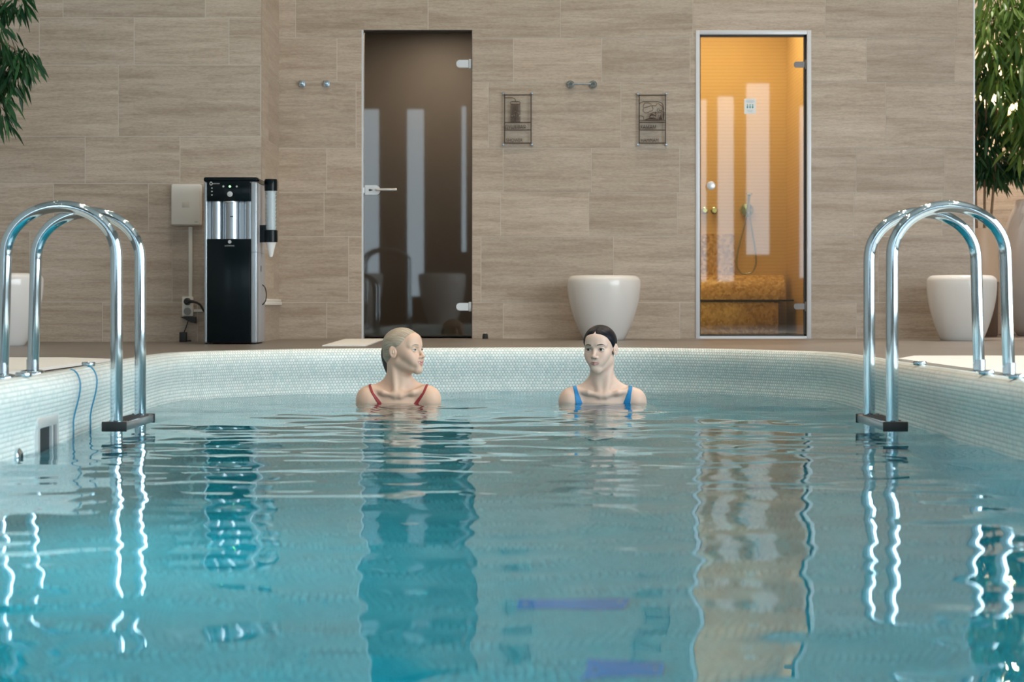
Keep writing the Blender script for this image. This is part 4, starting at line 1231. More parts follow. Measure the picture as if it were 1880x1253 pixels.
# ------------------------------------------------------------------ pool ladders
def ladder(name, front_y, back_y, side, xp, xd, label, top=0.80, treads=(0.043, -0.22, -0.48)):
    """xp: pool-side leg, xd: deck-side leg"""
    o = empty(name, (xd, front_y, deck_z(front_y))); tag(o, label, 'pool ladder', 'pool ladders')
    R = 0.0212
    hwid = abs(xd-xp)/2; cx = (xp+xd)/2; sg = 1 if xd > xp else -1
    for y in (front_y, back_y):
        pts = [(xp, y, -0.80), (xp, y, -0.3), (xp, y, 0.2), (xp, y, top-0.175)]
        for k in range(1, 28):
            a = PI*k/28
            pts.append((cx - sg*hwid*math.cos(a), y, top-0.175 + 0.175*math.sin(a)**0.92))
        dz = deck_z(y)
        xb = xd + sg*0.012
        pts += [(xd, y, top-0.175), (xd+sg*0.006, y, 0.40), (xb, y, dz)]
        b = MB().tube(pts, R, 24)
        rl = ch(b, 'rail', M['chrome'], o)
        fl = MB().lathe([(0.048, 0.0), (0.048, 0.008), (0.044, 0.014), (0.024, 0.018)], (xb, y, dz), 32, cap=False)
        fo = fl.build('flange', M['chrome'], rl)
        sv = MB().tube([(xb, y, dz+0.002), (xb, y, dz+0.055)], R+0.0012, 24).build('ferrule', M['brushed'], rl)
    for z in treads:
        b = MB().box(xp-0.038, xp+0.042, front_y-0.045, back_y+0.045, z-0.016, z+0.014, bev=0.004)
        t = ch(b, 'tread', M['brushed'], o)
        g = MB()
        for k in range(7): g.box(xp-0.030+0.0105*k, xp-0.026+0.0105*k, front_y+0.03, back_y-0.03, z+0.0142, z+0.017)
        g.build('grip', M['black_matte'], t)
        for ya in (front_y-0.052, back_y+0.044):
            MB().box(xp-0.041, xp+0.045, ya, ya+0.008, z-0.018, z+0.016, bev=0.002).build('end_cap', M['black_matte'], t)
    return o
FY, KY = 6.58, 7.0
ladder('pool_ladder', FY, KY, -1, -1.365, -1.748, 'chrome pool ladder at the left side of the pool')
ladder('pool_ladder', FY, KY, 1, 1.312, 1.704, 'chrome pool ladder at the right side of the pool')
ladder('pool_ladder', 0.35, -0.25, -1, -1.40, -2.00, 'chrome pool ladder at the near end, seen only mirrored in the grey glass door', top=1.26)
# loose caps of the rim fittings
for px, py, lab in ((163, 667, 'flat round chrome cap on the left rim, the far one near the ladder'), (45, 689.5, 'flat round chrome cap on the left rim beside the ladder post'), (1689, 668.5, 'flat round chrome cap on the right rim, farthest along beside the white slab'),
                    (1812, 688, 'flat round chrome cap on the right rim between the ladder posts'), (1864, 698, 'flat round chrome cap on the right rim at the near ladder post')):
    lf = px < 940
    # the cap stands on the rim top: find the rim place that shows at this pixel
    best = None
    for y in np.arange(5.0, 10.5, 0.02):
        p = rim_point(y, lf, 0.012, 0.2355)
        sx = 940 + p.x*FPX/y
        if best is None or abs(sx-px) < best[0]: best = (abs(sx-px), p)
    p = best[1]
    c = MB().lathe([(0.024, 0.0), (0.025, 0.003), (0.025, 0.011), (0.023, 0.014), (0.0, 0.0145)], (0, 0, 0), 28)
    tag(c.build('rim_cap', M['chrome'], None, tuple(p)), lab, 'cap', 'caps on the pool rim')

# skimmer inlet and jet on the left wall, spot on the right
i = nearest_path(6.28, True); nrm = -PN[i]; ang = math.atan2(nrm.y, nrm.x)
def wall_fit(name, y, z, label, cat, left=True):
    i = nearest_path(y, left); p = PATH[i]; nn = -PN[i]
    o = empty(name, (p.x, p.y, z), math.atan2(nn.y, nn.x)); tag(o, label, cat)   # local +x points into the pool
    return o
sk = wall_fit('skimmer_inlet', 6.17, 0.02, 'dark rectangular skimmer inlet in the left mosaic wall', 'skimmer')
f = MB(); wd, zt_, zb_ = 0.155, 0.080, -0.16
f.box(-0.006, 0.010, -wd, wd, zt_-0.034, zt_, bev=0.002); f.box(-0.006, 0.010, -wd, -wd+0.03, zb_, zt_-0.033); f.box(-0.006, 0.010, wd-0.03, wd, zb_, zt_-0.033); f.box(-0.006, 0.010, -0.0+0.05, 0.075, zb_, zt_-0.033); f.box(-0.006, 0.010, -wd, wd, zb_, zb_+0.03)
f.build('frame', M['satin'], sk)
MB().box(-0.004, 0.002, -wd+0.03, wd-0.03, zb_+0.03, zt_-0.034).build('opening', M['dark'], sk)
jt = wall_fit('water_jet', 5.78, -0.005, 'small round chrome jet fitting at the waterline of the left wall', 'jet')
MB().lathe([(0.030, 0.0), (0.030, 0.008), (0.020, 0.016), (0.013, 0.016)], (0, 0, 0), 28, axis='x', cap=False).build('ring', M['chrome'], jt)
MB().lathe([(0.013, 0.008), (0.0, 0.008)], (0, 0, 0), 20, axis='x', cap=False).build('nozzle', M['dark'], jt)

# underwater lamps added to brighten the water
ADDED_LAMP_W = 8.0
for (y, left, nm) in ((0.4, True, 'near end of the left wall'), (2.6, True, 'middle of the left wall'), (4.9, True, 'far part of the left wall')):
    pl = wall_fit('added_pool_lamp', y, -0.62, 'round underwater lamp added to brighten the water, in the ' + nm, 'added lamp', left)
    pl['group'] = 'added underwater lamps'
    MB().lathe([(0.085, 0.0), (0.085, 0.012), (0.068, 0.018)], (0, 0, 0), 28, axis='x', cap=False).build('ring', M['chrome'], pl)
    MB().lathe([(0.068, 0.012), (0.0, 0.014)], (0, 0, 0), 24, axis='x', cap=False).build('lens', M['added_lens'], pl)
    l = bpy.data.lights.new('added_lamp_beam', 'AREA'); l.shape = 'DISK'; l.size = 0.13; l.energy = ADDED_LAMP_W; l.color = (0.75, 0.95, 1.0)
    lo = bpy.data.objects.new('added_lamp_beam', l); COL.objects.link(lo)
    lo.location = pl.location + Vector((math.cos(pl.rotation_euler.z), math.sin(pl.rotation_euler.z), 0))*0.03
    lo.rotation_euler = (PI/2, 0, pl.rotation_euler.z + PI/2 + PI)

# two flat blue plates on the pool floor
for (x, y, lab) in ((0.14, 4.33, 'flat blue plate on the pool floor, the farther one'), (0.21, 3.78, 'flat blue plate on the pool floor, the nearer one')):
    gr = empty('blue_floor_plate', (x, y, FLOOR_Z+0.001)); tag(gr, lab, 'grate', 'blue floor plates')  # a flat blue plate, not known to be a grate
    hw_ = 0.125 if y > 4 else 0.078
    MB().box(-hw_, hw_, -0.040, 0.040, 0.0, 0.012, bev=0.003).build('plate', M['blue_plate'], gr)
    for sx in (-1, 1): MB().lathe([(0.007, 0.012), (0.007, 0.0135), (0.0, 0.014)], (sx*(hw_-0.018), 0, 0), 12, cap=False).build('screw', M['satin'], gr)

# white stone slabs on the deck
def slab(name, pts, zt, label):
    n = len(pts); zs = [deck_z(p[1])+0.001 for p in pts]
    vs = [(p[0], p[1], z) for p, z in zip(pts, zs)] + [(p[0], p[1], z+zt) for p, z in zip(pts, zs)]
    b = MB().add(vs, [tuple(reversed(range(n))), tuple(range(n, 2*n))] + [(i, (i+1) % n, (i+1) % n+n, i+n) for i in range(n)], 0, False)
    return tag(b.build(name, M['white_slab']), label, 'slab', 'white slabs on the deck')
slab('stone_slab', [(-1.80, 5.2), (-1.80, 8.55), (-2.05, 8.75), (-2.75, 8.75), (-2.75, 5.2)], 0.012, 'white slab on the deck behind the left pool ladder')
slab('stone_slab', [(1.74, 5.0), (2.9, 5.0), (2.9, 9.0), (1.9, 9.0), (1.74, 8.6)], 0.012, 'white slab on the deck behind the right pool ladder')
slab('stone_slab', [(W(598, 0, 11.2).x, 11.0), (W(672, 0, 11.0).x, 11.0), (W(706, 0, 12.6).x, 12.6), (W(634, 0, 12.6).x, 12.6)], 0.006, 'pale slab on the floor in front of the grey glass door')

# two big planters behind the viewer, mirrored in the grey door
for x in (-2.3, -1.05):
    planter((x, YB+0.6, deck_z(0)), 'large white planter beside the rear windows, mirrored %s the ladder in the grey door' % ('behind' if x < -2 else 'right of'), R=0.36, H=0.78, rb=0.2, group='planters by the rear windows')

# ceiling downlights; the last row is added to brighten the recess
k = 0
for y in (1.0, 4.0, 7.0, 10.0, 12.2, 13.5):
    for x in (-3.2, -1.1, 1.1, 3.2) if y < 13 else (3.7, 4.7):
        k += 1
        o = empty('downlight', (x, y, CEIL-0.001)); tag(o, 'round recessed ceiling downlight above the pool hall', 'downlight', 'ceiling downlights')
        if k == 1:
            first = o
            MB().lathe([(0.055, -0.001), (0.075, -0.001), (0.078, -0.008), (0.055, -0.012)], (0, 0, 0), 28, cap=False).build('trim_ring', M['satin'], o)
            MB().lathe([(0.054, -0.004), (0.0, -0.004)], (0, 0, 0), 24, cap=False).build('lamp_disc', M['lamp'], o)
        else:
            for c in first.children:
                d = c.copy(); COL.objects.link(d); d.parent = o
        if x < -3: continue                                   # this row is switched off
        l = bpy.data.lights.new('downlight_beam', 'SPOT'); l.energy = SPOT_W if y < 13 else 260; l.color = WARM if y < 13 else (1.0, 0.93, 0.90); l.spot_size = math.radians(110); l.spot_blend = 0.8; l.shadow_soft_size = 0.055
        lo = bpy.data.objects.new('downlight_beam', l); COL.objects.link(lo); lo.location = (x, y, CEIL-0.03)
#==PART3==
# ------------------------------------------------------------------ people (smoothly blended solids, one continuous skin)
class Field:
    def __init__(s, xs, ys, zs):
        s.xs, s.ys, s.zs = [np.asarray(a, np.float32) for a in (xs, ys, zs)]
        s.D = np.full((len(xs), len(ys), len(zs)), 0.5, np.float32)
    def _sl(s, lo, hi):
        r = []
        for a, l, h in zip((s.xs, s.ys, s.zs), lo, hi):
            i0 = int(np.searchsorted(a, l)); i1 = int(np.searchsorted(a, h))
            r.append(slice(max(0, i0-1), min(len(a), i1+1)))
        return tuple(r)
    def op(s, fn, lo, hi, k=0.01, mode='add', pad=0.03):
        lo = [a-pad-k for a in lo]; hi = [a+pad+k for a in hi]
        sl = s._sl(lo, hi)
        X, Y, Z = np.meshgrid(s.xs[sl[0]], s.ys[sl[1]], s.zs[sl[2]], indexing='ij')
        if X.size == 0: return
        d = fn(X, Y, Z); A = s.D[sl]
        if mode == 'add':
            h = np.clip(0.5+0.5*(A-d)/k, 0, 1); s.D[sl] = A + (d-A)*h - k*h*(1-h)
        else:
            h = np.clip(0.5-0.5*(A+d)/k, 0, 1); s.D[sl] = A + (-d-A)*h + k*h*(1-h)

def surface_nets(F):
    D = F.D; S = D < 0
    nx, ny, nz = D.shape
    cells = {}
    acc_id = []; acc_p = []; quads = []
    def cid(i, j, k): return (i.astype(np.int64)*ny + j)*nz + k
    for ax in range(3):
        sl0 = [slice(None)]*3; sl1 = [slice(None)]*3
        sl0[ax] = slice(0, -1); sl1[ax] = slice(1, None)
        ch_ = S[tuple(sl0)] != S[tuple(sl1)]
        I = np.array(np.nonzero(ch_)).T
        if len(I) == 0: continue
        keep = np.ones(len(I), bool)
        for a in range(3):
            if a != ax: keep &= (I[:, a] > 0) & (I[:, a] < D.shape[a]-1)
        I = I[keep]
        J = I.copy(); J[:, ax] += 1
        d0 = D[I[:, 0], I[:, 1], I[:, 2]]; d1 = D[J[:, 0], J[:, 1], J[:, 2]]
        t = d0/(d0-d1)
        P = I.astype(np.float32); P[:, ax] += t
        b, c = (ax+1) % 3, (ax+2) % 3
        cs = []
        for db, dc in ((0, 0), (-1, 0), (-1, -1), (0, -1)):
            C = I.copy(); C[:, b] += db; C[:, c] += dc
            q = cid(C[:, 0], C[:, 1], C[:, 2]); cs.append(q); acc_id.append(q); acc_p.append(P)
        Q = np.stack(cs, -1)
        inside0 = d0 < 0
        Q[~inside0] = Q[~inside0][:, ::-1]
        quads.append(Q)
    ids = np.concatenate(acc_id); P = np.concatenate(acc_p)
    u, inv = np.unique(ids, return_inverse=True)
    cnt = np.bincount(inv).astype(np.float32)
    V = np.stack([np.bincount(inv, P[:, a])/cnt for a in range(3)], -1)
    Q = np.searchsorted(u, np.concatenate(quads))
    out = np.empty_like(V)
    for a, ax in enumerate((F.xs, F.ys, F.zs)):
        out[:, a] = np.interp(V[:, a], np.arange(len(ax)), ax)
    return out.astype(np.float32), Q

def f_ell(c, r):
    def fn(X, Y, Z):
        x, y, z = X-c[0], Y-c[1], Z-c[2]
        k0 = np.sqrt((x/r[0])**2+(y/r[1])**2+(z/r[2])**2); k1 = np.sqrt((x/r[0]**2)**2+(y/r[1]**2)**2+(z/r[2]**2)**2)
        return k0*(k0-1)/np.maximum(k1, 1e-6)
    return fn
def f_cone(a, b, ra, rb, flat=None):
    a = np.asarray(a, np.float32); b = np.asarray(b, np.float32); ba = b-a; L2 = float(ba@ba)
    def fn(X, Y, Z):
        x, y, z = X-a[0], Y-a[1], Z-a[2]
        t = np.clip((x*ba[0]+y*ba[1]+z*ba[2])/L2, 0, 1)
        return np.sqrt((x-t*ba[0])**2+(y-t*ba[1])**2+(z-t*ba[2])**2) - (ra+(rb-ra)*t)
    return fn
def bb(*ps, r):
    A = np.array(ps); return A.min(0)-r, A.max(0)+r

class Body(Field):
    """adds in body space; head parts are given in head space and turned by yaw/pitch"""
    def frame(s, c, yaw, pitch, roll=0.0):
        s.hc = np.array(c, np.float32)
        R = Matrix.Rotation(yaw, 3, 'Z') @ Matrix.Rotation(roll, 3, 'Y') @ Matrix.Rotation(pitch, 3, 'X')
        s.R = np.array(R, np.float32)
    def to_head(s, X, Y, Z):
        x, y, z = X-s.hc[0], Y-s.hc[1], Z-s.hc[2]
        R = s.R
        return (R[0, 0]*x+R[1, 0]*y+R[2, 0]*z, R[0, 1]*x+R[1, 1]*y+R[2, 1]*z, R[0, 2]*x+R[1, 2]*y+R[2, 2]*z)
    def h2b(s, p): return s.R @ np.asarray(p, np.float32) + s.hc
    def head(s, fn, c, rad, k=0.01, mode='add', pad=0.02):
        cb = s.h2b(c)
        s.op(lambda X, Y, Z: fn(*s.to_head(X, Y, Z)), cb-rad, cb+rad, k, mode, pad)
    def hell(s, c, r, k=0.01, mode='add'): s.head(f_ell(c, r), c, max(r), k, mode)
    def hcone(s, a, b, ra, rb, k=0.01, mode='add'):
        m = (np.array(a)+np.array(b))/2; rad = np.linalg.norm(np.array(a)-np.array(b))/2+max(ra, rb)
        s.head(f_cone(a, b, ra, rb), m, rad, k, mode)
    def ell(s, c, r, k=0.02): s.op(f_ell(c, r), np.array(c)-np.array(r), np.array(c)+np.array(r), k)
    def cone(s, a, b, ra, rb, k=0.02): lo, hi = bb(a, b, r=max(ra, rb)); s.op(f_cone(a, b, ra, rb), lo, hi, k)

def axis(segs):
    out = []
    for a, b, st in segs:
        n = max(1, int(round((b-a)/st))); out += list(np.linspace(a, b, n, endpoint=False))
    out.append(segs[-1][1]); return np.array(out, np.float32)

def add_head(B, P):
    j = P['jaw']                                                    # jaw width factor
    B.hell((0, 0.012, 0.034), (0.072, 0.091, 0.074), 0.01)
    B.hell((0, -0.022, -0.022), (0.0590*j, 0.066, 0.082), 0.03)
    for sx in (-1, 1):
        B.hcone((sx*0.0465*j, 0.006, -0.050), (sx*0.010, -0.068, -0.097), 0.012, 0.012, 0.028)     # jaw line
        B.hell((sx*0.043*j, -0.050, -0.022), (0.021, 0.025, 0.022), 0.022)                        # cheek bones
        B.hell((sx*0.030*j, -0.066, -0.045), (0.0195, 0.0165, 0.022), 0.022)                     # cheeks
        B.hcone((sx*0.014, -0.0835, 0.019), (sx*0.046, -0.064, 0.020), 0.0075, 0.006, 0.016)      # brow ridge
    B.hell((0, -0.060, 0.046), (0.048, 0.028, 0.034), 0.022)                                      # forehead
    for sx in (-1, 1):
        B.hell((sx*0.0315, -0.0945, 0.000), (0.0185, 0.0165, 0.0115), 0.012, 'sub')               # eye sockets
    B.hell((0, -0.079, -0.062), (0.030, 0.0135, 0.021), 0.018)                                    # mouth mound
    B.hell((0, -0.0765, -0.093), (0.0185, 0.014, 0.0145), 0.016)                                  # chin
    B.hcone((0, -0.0835, 0.010), (0, -0.1035, -0.029), 0.0058, 0.0070, 0.010)                     # nose bridge
    B.hell((0, -0.1045, -0.0315), (0.0088, 0.0088, 0.0078), 0.007)
    for sx in (-1, 1):
        B.hell((sx*0.0105, -0.0945, -0.0345), (0.0070, 0.0095, 0.0065), 0.006)                    # wings of the nose
        B.hell((sx*0.0058, -0.1010, -0.0405), (0.0034, 0.0040, 0.0030), 0.003, 'sub')             # nostrils
    # lids around the eyeballs
    for sx in (-1, 1):
        c = np.array((sx*0.0312, -0.0715, 0.0005)); r = 0.0138
        op = P['eye_open']
        def lid(X, Y, Z, c=c, r=r, sx=sx):
            x, y, z = X-c[0], Y-c[1], Z-c[2]
            d = np.sqrt(x*x+y*y+z*z)-r
            zz = z + 0.10*np.abs(x) - 0.0004
            slot = np.maximum(np.maximum(zz - op*np.sqrt(np.maximum(1-(x/0.0138)**2, 0)), -zz - op*0.75*np.sqrt(np.maximum(1-(x/0.0138)**2, 0))), y+0.003)
            return np.maximum(d, -slot)
        B.head(lid, c, r, 0.004)
        def cut(X, Y, Z, c=c, op=op):
            x, y, z = X-c[0], Y-c[1], Z-c[2]
            zz = z + 0.10*np.abs(x) - 0.0004
            w = np.sqrt(np.maximum(1-(x/0.0138)**2, 0))
            return np.maximum(np.maximum(np.maximum(zz-op*w, -zz-op*0.75*w), np.abs(x)-0.0134), y+0.006)
        B.head(cut, c + np.array((0, -0.008, 0)), 0.016, 0.0015, 'sub')
    # lips
    sm = P['smile']
    up = 0.0085*sm; wd = 0.0225+0.0055*sm; bk = 0.006*sm
    zt = -0.0595
    for sx in (-1, 1):
        B.hcone((0, -0.0925, zt+0.0020), (sx*wd, -0.0815+bk, zt-0.0010+up), 0.0044, 0.0022, 0.004)
        B.hcone((sx*0.0055, -0.0930, zt+0.0030), (sx*0.003, -0.0930, zt+0.0025), 0.0034, 0.003, 0.004)
        B.hcone((0, -0.0920, zt-0.0085-0.003*sm), (sx*wd*0.88, -0.0808+bk, zt-0.0030+up), 0.0050, 0.0020, 0.004)
        B.hcone((0, -0.1000, zt-0.0030-0.001*sm), (sx*wd*0.97, -0.0860+bk, zt-0.0018+up), 0.0012+0.0022*sm, 0.0008+0.0010*sm, 0.0022, 'sub')
        if sm > 0.3:
            B.hcone((sx*0.020, -0.083, -0.034), (sx*0.036, -0.070, -0.054), 0.0060, 0.0050, 0.014)    # smile fold
    B.hell((0, -0.0965, -0.0465), (0.0030, 0.0035, 0.0060), 0.004, 'sub')                          # philtrum
    # ears
    for sx in (-1, 1):
        def ear(X, Y, Z, sx=sx):
            y, z = Y-0.016, Z+0.004
            y2 = y*0.97 - z*0.22; z2 = z*0.97 + y*0.22
            x = (X*sx-0.0735) - 0.35*np.maximum(y2, -0.01)
            return f_ell((0, 0, 0), (0.0072, 0.0165, 0.0290))(x, y2 + 0.12*np.minimum(z2, 0)*0, z2)
        B.head(ear, (sx*0.076, 0.016, -0.004), 0.034, 0.005)
        def conch(X, Y, Z, sx=sx):
            y, z = Y-0.013, Z+0.004
            x = X*sx-0.0815-0.35*np.maximum(y, -0.01)
            return np.maximum(f_ell((0, 0, 0), (0.0060, 0.0105, 0.0200))(x, y, z), -f_ell((0, 0, 0), (0.0065, 0.0055, 0.0115))(x, y+0.001, z-0.002)*0.8)
        B.head(conch, (sx*0.084, 0.013, -0.004), 0.022, 0.003, 'sub')

def add_torso(B, P):
    hb = B.h2b((0, 0.022, -0.055))
    nb = np.array((0, 0.028, 0.035))
    B.cone(nb, hb, 0.054, 0.0485, 0.02)
    B.cone(B.h2b((0, 0.045, -0.01)), (0, 0.045, 0.05), 0.045, 0.050, 0.03)
    w = P['shoulder']
    B.ell((0, 0.018, -0.05), (0.135, 0.078, 0.110), 0.03)
    B.ell((0, 0.020, -0.20), (0.135, 0.095, 0.17), 0.03)
    B.ell((0, 0.025, -0.38), (0.115, 0.083, 0.14), 0.04)
    B.ell((0, 0.035, -0.55), (0.165, 0.112, 0.14), 0.05)
    for sx in (-1, 1):
        yf = P['arm_fwd']
        sh = np.array((sx*(w-0.052), 0.012-0.3*yf, 0.012+P['sh_up']))
        B.cone((sx*0.03, 0.035, 0.078), (sx*(w-0.085), 0.028, 0.052+P['sh_up']), 0.042, 0.028, 0.045)     # trapezius slope
        B.cone((sx*0.055, 0.025, 0.02), sh, 0.050, 0.046, 0.03)
        B.ell(sh, (0.052, 0.054, 0.060), 0.03)
        B.cone((sx*0.014, -0.047, 0.036), (sx*0.070, -0.0445, 0.050), 0.0080, 0.0065, 0.024)              # collar bones
        B.cone((sx*0.070, -0.0445, 0.050), (sx*(w-0.070), -0.012, 0.064+P['sh_up']), 0.0065, 0.0065, 0.026)
        B.ell((sx*0.075, -0.075, -0.130), (0.058, 0.052, 0.058), 0.03)
        ms = B.h2b((sx*0.047, 0.036, -0.052)); B.cone(ms, (sx*0.012, -0.041, 0.038), 0.0110, 0.0070, 0.024)  # neck cords
        el = np.array((sx*(w+0.005), -0.02-yf, -0.235)); wr = np.array(P['wrist'][0 if sx < 0 else 1])
        B.cone(sh + np.array((sx*0.006, 0, -0.02)), el, 0.044, 0.034, 0.02)
        fm = el + (wr-el)*0.3
        B.cone(el, fm, 0.034, 0.034, 0.015); B.cone(fm, wr, 0.034, 0.0225, 0.015)
        d = (wr-el)/np.linalg.norm(wr-el)
        up = np.array((0, 0, 1.0)); sd = np.cross(d, up); sd /= np.linalg.norm(sd); pn = np.cross(sd, d)
        pc = wr + d*0.045
        B.cone(wr, pc, 0.021, 0.020, 0.01)
        for q in (-1.5, -0.5, 0.5, 1.5):
            k0 = wr + d*0.030 + sd*q*0.010; k1 = wr + d*0.088 + sd*q*0.0195
            B.cone(k0, k1, 0.013, 0.0105, 0.008)
            ln = 0.040 - 0.006*abs(q+0.3)
            k2 = k1 + d*ln + sd*q*0.004 - pn*0.010; k3 = k2 + d*ln*0.85 + sd*q*0.002 - pn*0.018
            B.cone(k1, k2, 0.0095, 0.0085, 0.003); B.cone(k2, k3, 0.0085, 0.0070, 0.003)
        th = wr + d*0.030 - sd*sx*(-1)*0.022
        t1 = th + d*0.030 - sd*sx*(-1)*0.022 - pn*0.006; t2 = t1 + d*0.030 - sd*sx*(-1)*0.006 - pn*0.008
        B.cone(th, t1, 0.014, 0.011, 0.008); B.cone(t1, t2, 0.0105, 0.0085, 0.004)
        # legs
        hp = np.array((sx*0.088, 0.035, -0.60)); kn = np.array((sx*0.085, 0.005, -0.90)); an = np.array((sx*0.085, 0.055, -1.235))
        B.cone(hp, kn, 0.086, 0.054, 0.03)
        cf = kn + (an-kn)*0.3 + np.array((0, 0.02, 0))
        B.cone(kn, cf, 0.052, 0.050, 0.02); B.cone(cf, an, 0.050, 0.034, 0.02)
        B.cone(an + np.array((0, 0.01, -0.025)), an + np.array((0, -0.13, -0.055)), 0.034, 0.022, 0.02)

def make_person(root, P):
    """root: Empty at the body's place on the pool floor plane of the water (z = 0)"""
    hx = P['head'][0]
    xs = axis([(-0.34, -0.22, 0.006), (-0.22, hx-0.098, 0.0035), (hx-0.098, hx+0.098, 0.0016), (hx+0.098, 0.22, 0.0035), (0.22, 0.34, 0.006)])
    ys = axis([(-0.48, -0.115, 0.006), (-0.115, 0.13, 0.0019), (0.13, 0.19, 0.005)])
    zs = axis([(FLOOR_Z, -0.40, 0.010), (-0.40, -0.11, 0.0055), (-0.11, 0.12, 0.0028), (0.12, 0.375, 0.0016)])
    B = Body(xs, ys, zs)
    B.frame(P['head'], P['yaw'], P['pitch'], P.get('roll', 0.0))
    add_torso(B, P)
    add_head(B, P)
    V, Q = surface_nets(B)
    # skin tones in head space
    hxv, hyv, hzv = B.to_head(V[:, 0], V[:, 1], V[:, 2])
    tone = np.tile(np.array(P['skin'], np.float32), (len(V), 1))
    front = (hyv < -0.055).astype(np.float32)
    def blend(mask, col):
        tone[:] = tone*(1-mask[:, None]) + np.array(col, np.float32)*mask[:, None]
    sm = P['smile']; zt = -0.0595; wd = 0.0225+0.0055*sm
    zl = zt - 0.0030 + 0.0085*sm*np.clip(np.abs(hxv)/wd, 0, 1.2)**1.0
    q = (hxv/(wd*1.05))**2 + ((hzv-zl)/np.where(hzv > zl, 0.0072, 0.0105+0.003*sm))**2
    blend(np.clip((1.0-q)*3, 0, 1)*front*P['lip_amt'], P['lip'])
    for sx in (-1, 1):
        g = np.exp(-(((hxv-sx*0.040)/0.020)**2 + ((hzv+0.030)/0.018)**2))*front
        blend(0.22*g, P['blush'])
    g = np.exp(-((hxv/0.012)**2 + ((hzv+0.034)/0.009)**2))*front; blend(0.18*g, P['blush'])
    body = np_mesh('body', V, Q, M['skin'], root)
    ca = body.data.color_attributes.new('tone', 'FLOAT_COLOR', 'POINT')
    ca.data.foreach_set('color', np.concatenate([tone, np.ones((len(V), 1), np.float32)], 1).astype(np.float32).ravel())
    # swimsuit: shell just above the skin, cut to straps, cups and trunk
    w = P['strap_x']
    zs2 = axis([(-0.66, -0.12, 0.006), (-0.12, 0.10, 0.0022)])
    xs2 = axis([(-0.22, -0.165, 0.004), (-0.165, -0.06, 0.0016), (-0.06, 0.06, 0.004), (0.06, 0.165, 0.0016), (0.165, 0.22, 0.004)])
    ys2 = axis([(-0.16, 0.17, 0.0032)])
    S_ = Body(xs2, ys2, zs2); S_.frame(P['head'], P['yaw'], P['pitch'], P.get('roll', 0.0)); add_torso(S_, P)
    X, Y, Z = np.meshgrid(S_.xs, S_.ys, S_.zs, indexing='ij')
    # strap centre line and half width against height
    zk = np.array([-0.14, -0.06, 0.0, 0.05, 0.12]); 
    ctr = np.interp(Z, zk, np.array(P['strap_c'])); hwd = np.interp(Z, zk, np.array(P['strap_w']))
    strap = np.abs(np.abs(X + P.get('strap_dx', 0.0)) - ctr) - hwd
    inner = np.abs(X) - np.interp(Z, [-0.6, -0.30, -0.14, -0.10], [0.30, 0.16, 0.14, 0.13])
    trunk = np.maximum(Z + 0.135 - 0.25*np.maximum(np.abs(X)-0.05, 0), inner)
    legcut = -(Z + 0.62 - 0.55*np.maximum(np.abs(X)-0.03, 0))
    reg = np.maximum(np.minimum(strap, trunk), legcut)
    S_.D = np.maximum(np.maximum(S_.D-0.0028, -(S_.D+0.004)), reg).astype(np.float32)
    V2, Q2 = surface_nets(S_)
    np_mesh('swimsuit', V2, Q2, M[P['suit']], root)
    # hair: a cap over the skull, cut along the hairline
    hl = P['hairline']
    hs = 0.0022
    H = Body(axis([(hx-0.12, hx+0.12, hs)]), axis([(-0.13, 0.15, hs)]), axis([(0.06, 0.385, hs)]))
    H.frame(P['head'], P['yaw'], P['pitch'], P.get('roll', 0.0))
    X, Y, Z = np.meshgrid(H.xs, H.ys, H.zs, indexing='ij')
    x, y, z = H.to_head(X, Y, Z)
    k = P['hair_th']
    cap = f_ell((0, 0.012, 0.034), (0.072+k, 0.091+k, 0.074+k))(x, y, z)
    fr_ = f_ell((0, -0.060, 0.046), (0.048+k*0.6, 0.028+k*0.6, 0.034+k*0.8))(x, y, z)
    h = np.clip(0.5+0.5*(cap-fr_)/0.022, 0, 1); cap = cap + (fr_-cap)*h - 0.022*h*(1-h)
    nape = f_cone((0, 0.060, -0.02), (0, 0.052, -0.075), 0.050, 0.032)(x, y, z)
    h = np.clip(0.5+0.5*(cap-nape)/0.03, 0, 1); cap = cap + (nape-cap)*h - 0.03*h*(1-h)
    # hairline height against how far round the head
    az = np.abs(np.arctan2(x, -(y-0.012)))
    line = np.interp(az, [0, 0.35, 0.7, 0.95, 1.15, 1.35, 1.62, 1.85, 2.05, 2.4, PI], hl)
    reg = (line - z)*0.8
    cap = cap + (1-np.clip((z-line)/0.022, 0, 1))*(k-0.0008)          # thins out towards the hairline
    if P.get('parting'):
        g = np.exp(-(x/0.0035)**2)*np.clip((-(y)-0.0)/0.04, 0, 1)*0.0035
        cap = cap + g
    H.D = np.maximum(cap, reg).astype(np.float32)
    V3, Q3 = surface_nets(H)
    hair = np_mesh('hair', V3, Q3, M[P['hair']], root)
    a3, b3, c3 = H.to_head(V3[:, 0], V3[:, 1], V3[:, 2])
    # strands run back from the hairline: across-coordinate is the angle about the front-back axis
    if P.get('parting'):
        us = np.arctan2(b3+0.10, np.abs(c3)+0.03)*0.6 + np.sign(a3)*3; vs_ = np.sqrt(a3**2+c3**2)*4
    else:
        us = np.arctan2(a3, c3+0.01); vs_ = b3*4
    lay = hair.data.uv_layers.new(name='strand')
    li = np.empty(len(hair.data.loops), np.int32); hair.data.loops.foreach_get('vertex_index', li)
    lay.data.foreach_set('uv', np.stack([us[li], vs_[li]], -1).astype(np.float32).ravel())
    R3 = Matrix([[float(v) for v in row] for row in B.R])
    def place(o):
        o.parent = root; o.matrix_local = Matrix.Translation(Vector([float(v) for v in B.hc])) @ R3.to_4x4()
        return o
    # eyes
    gaze = Vector(P['gaze']).normalized()
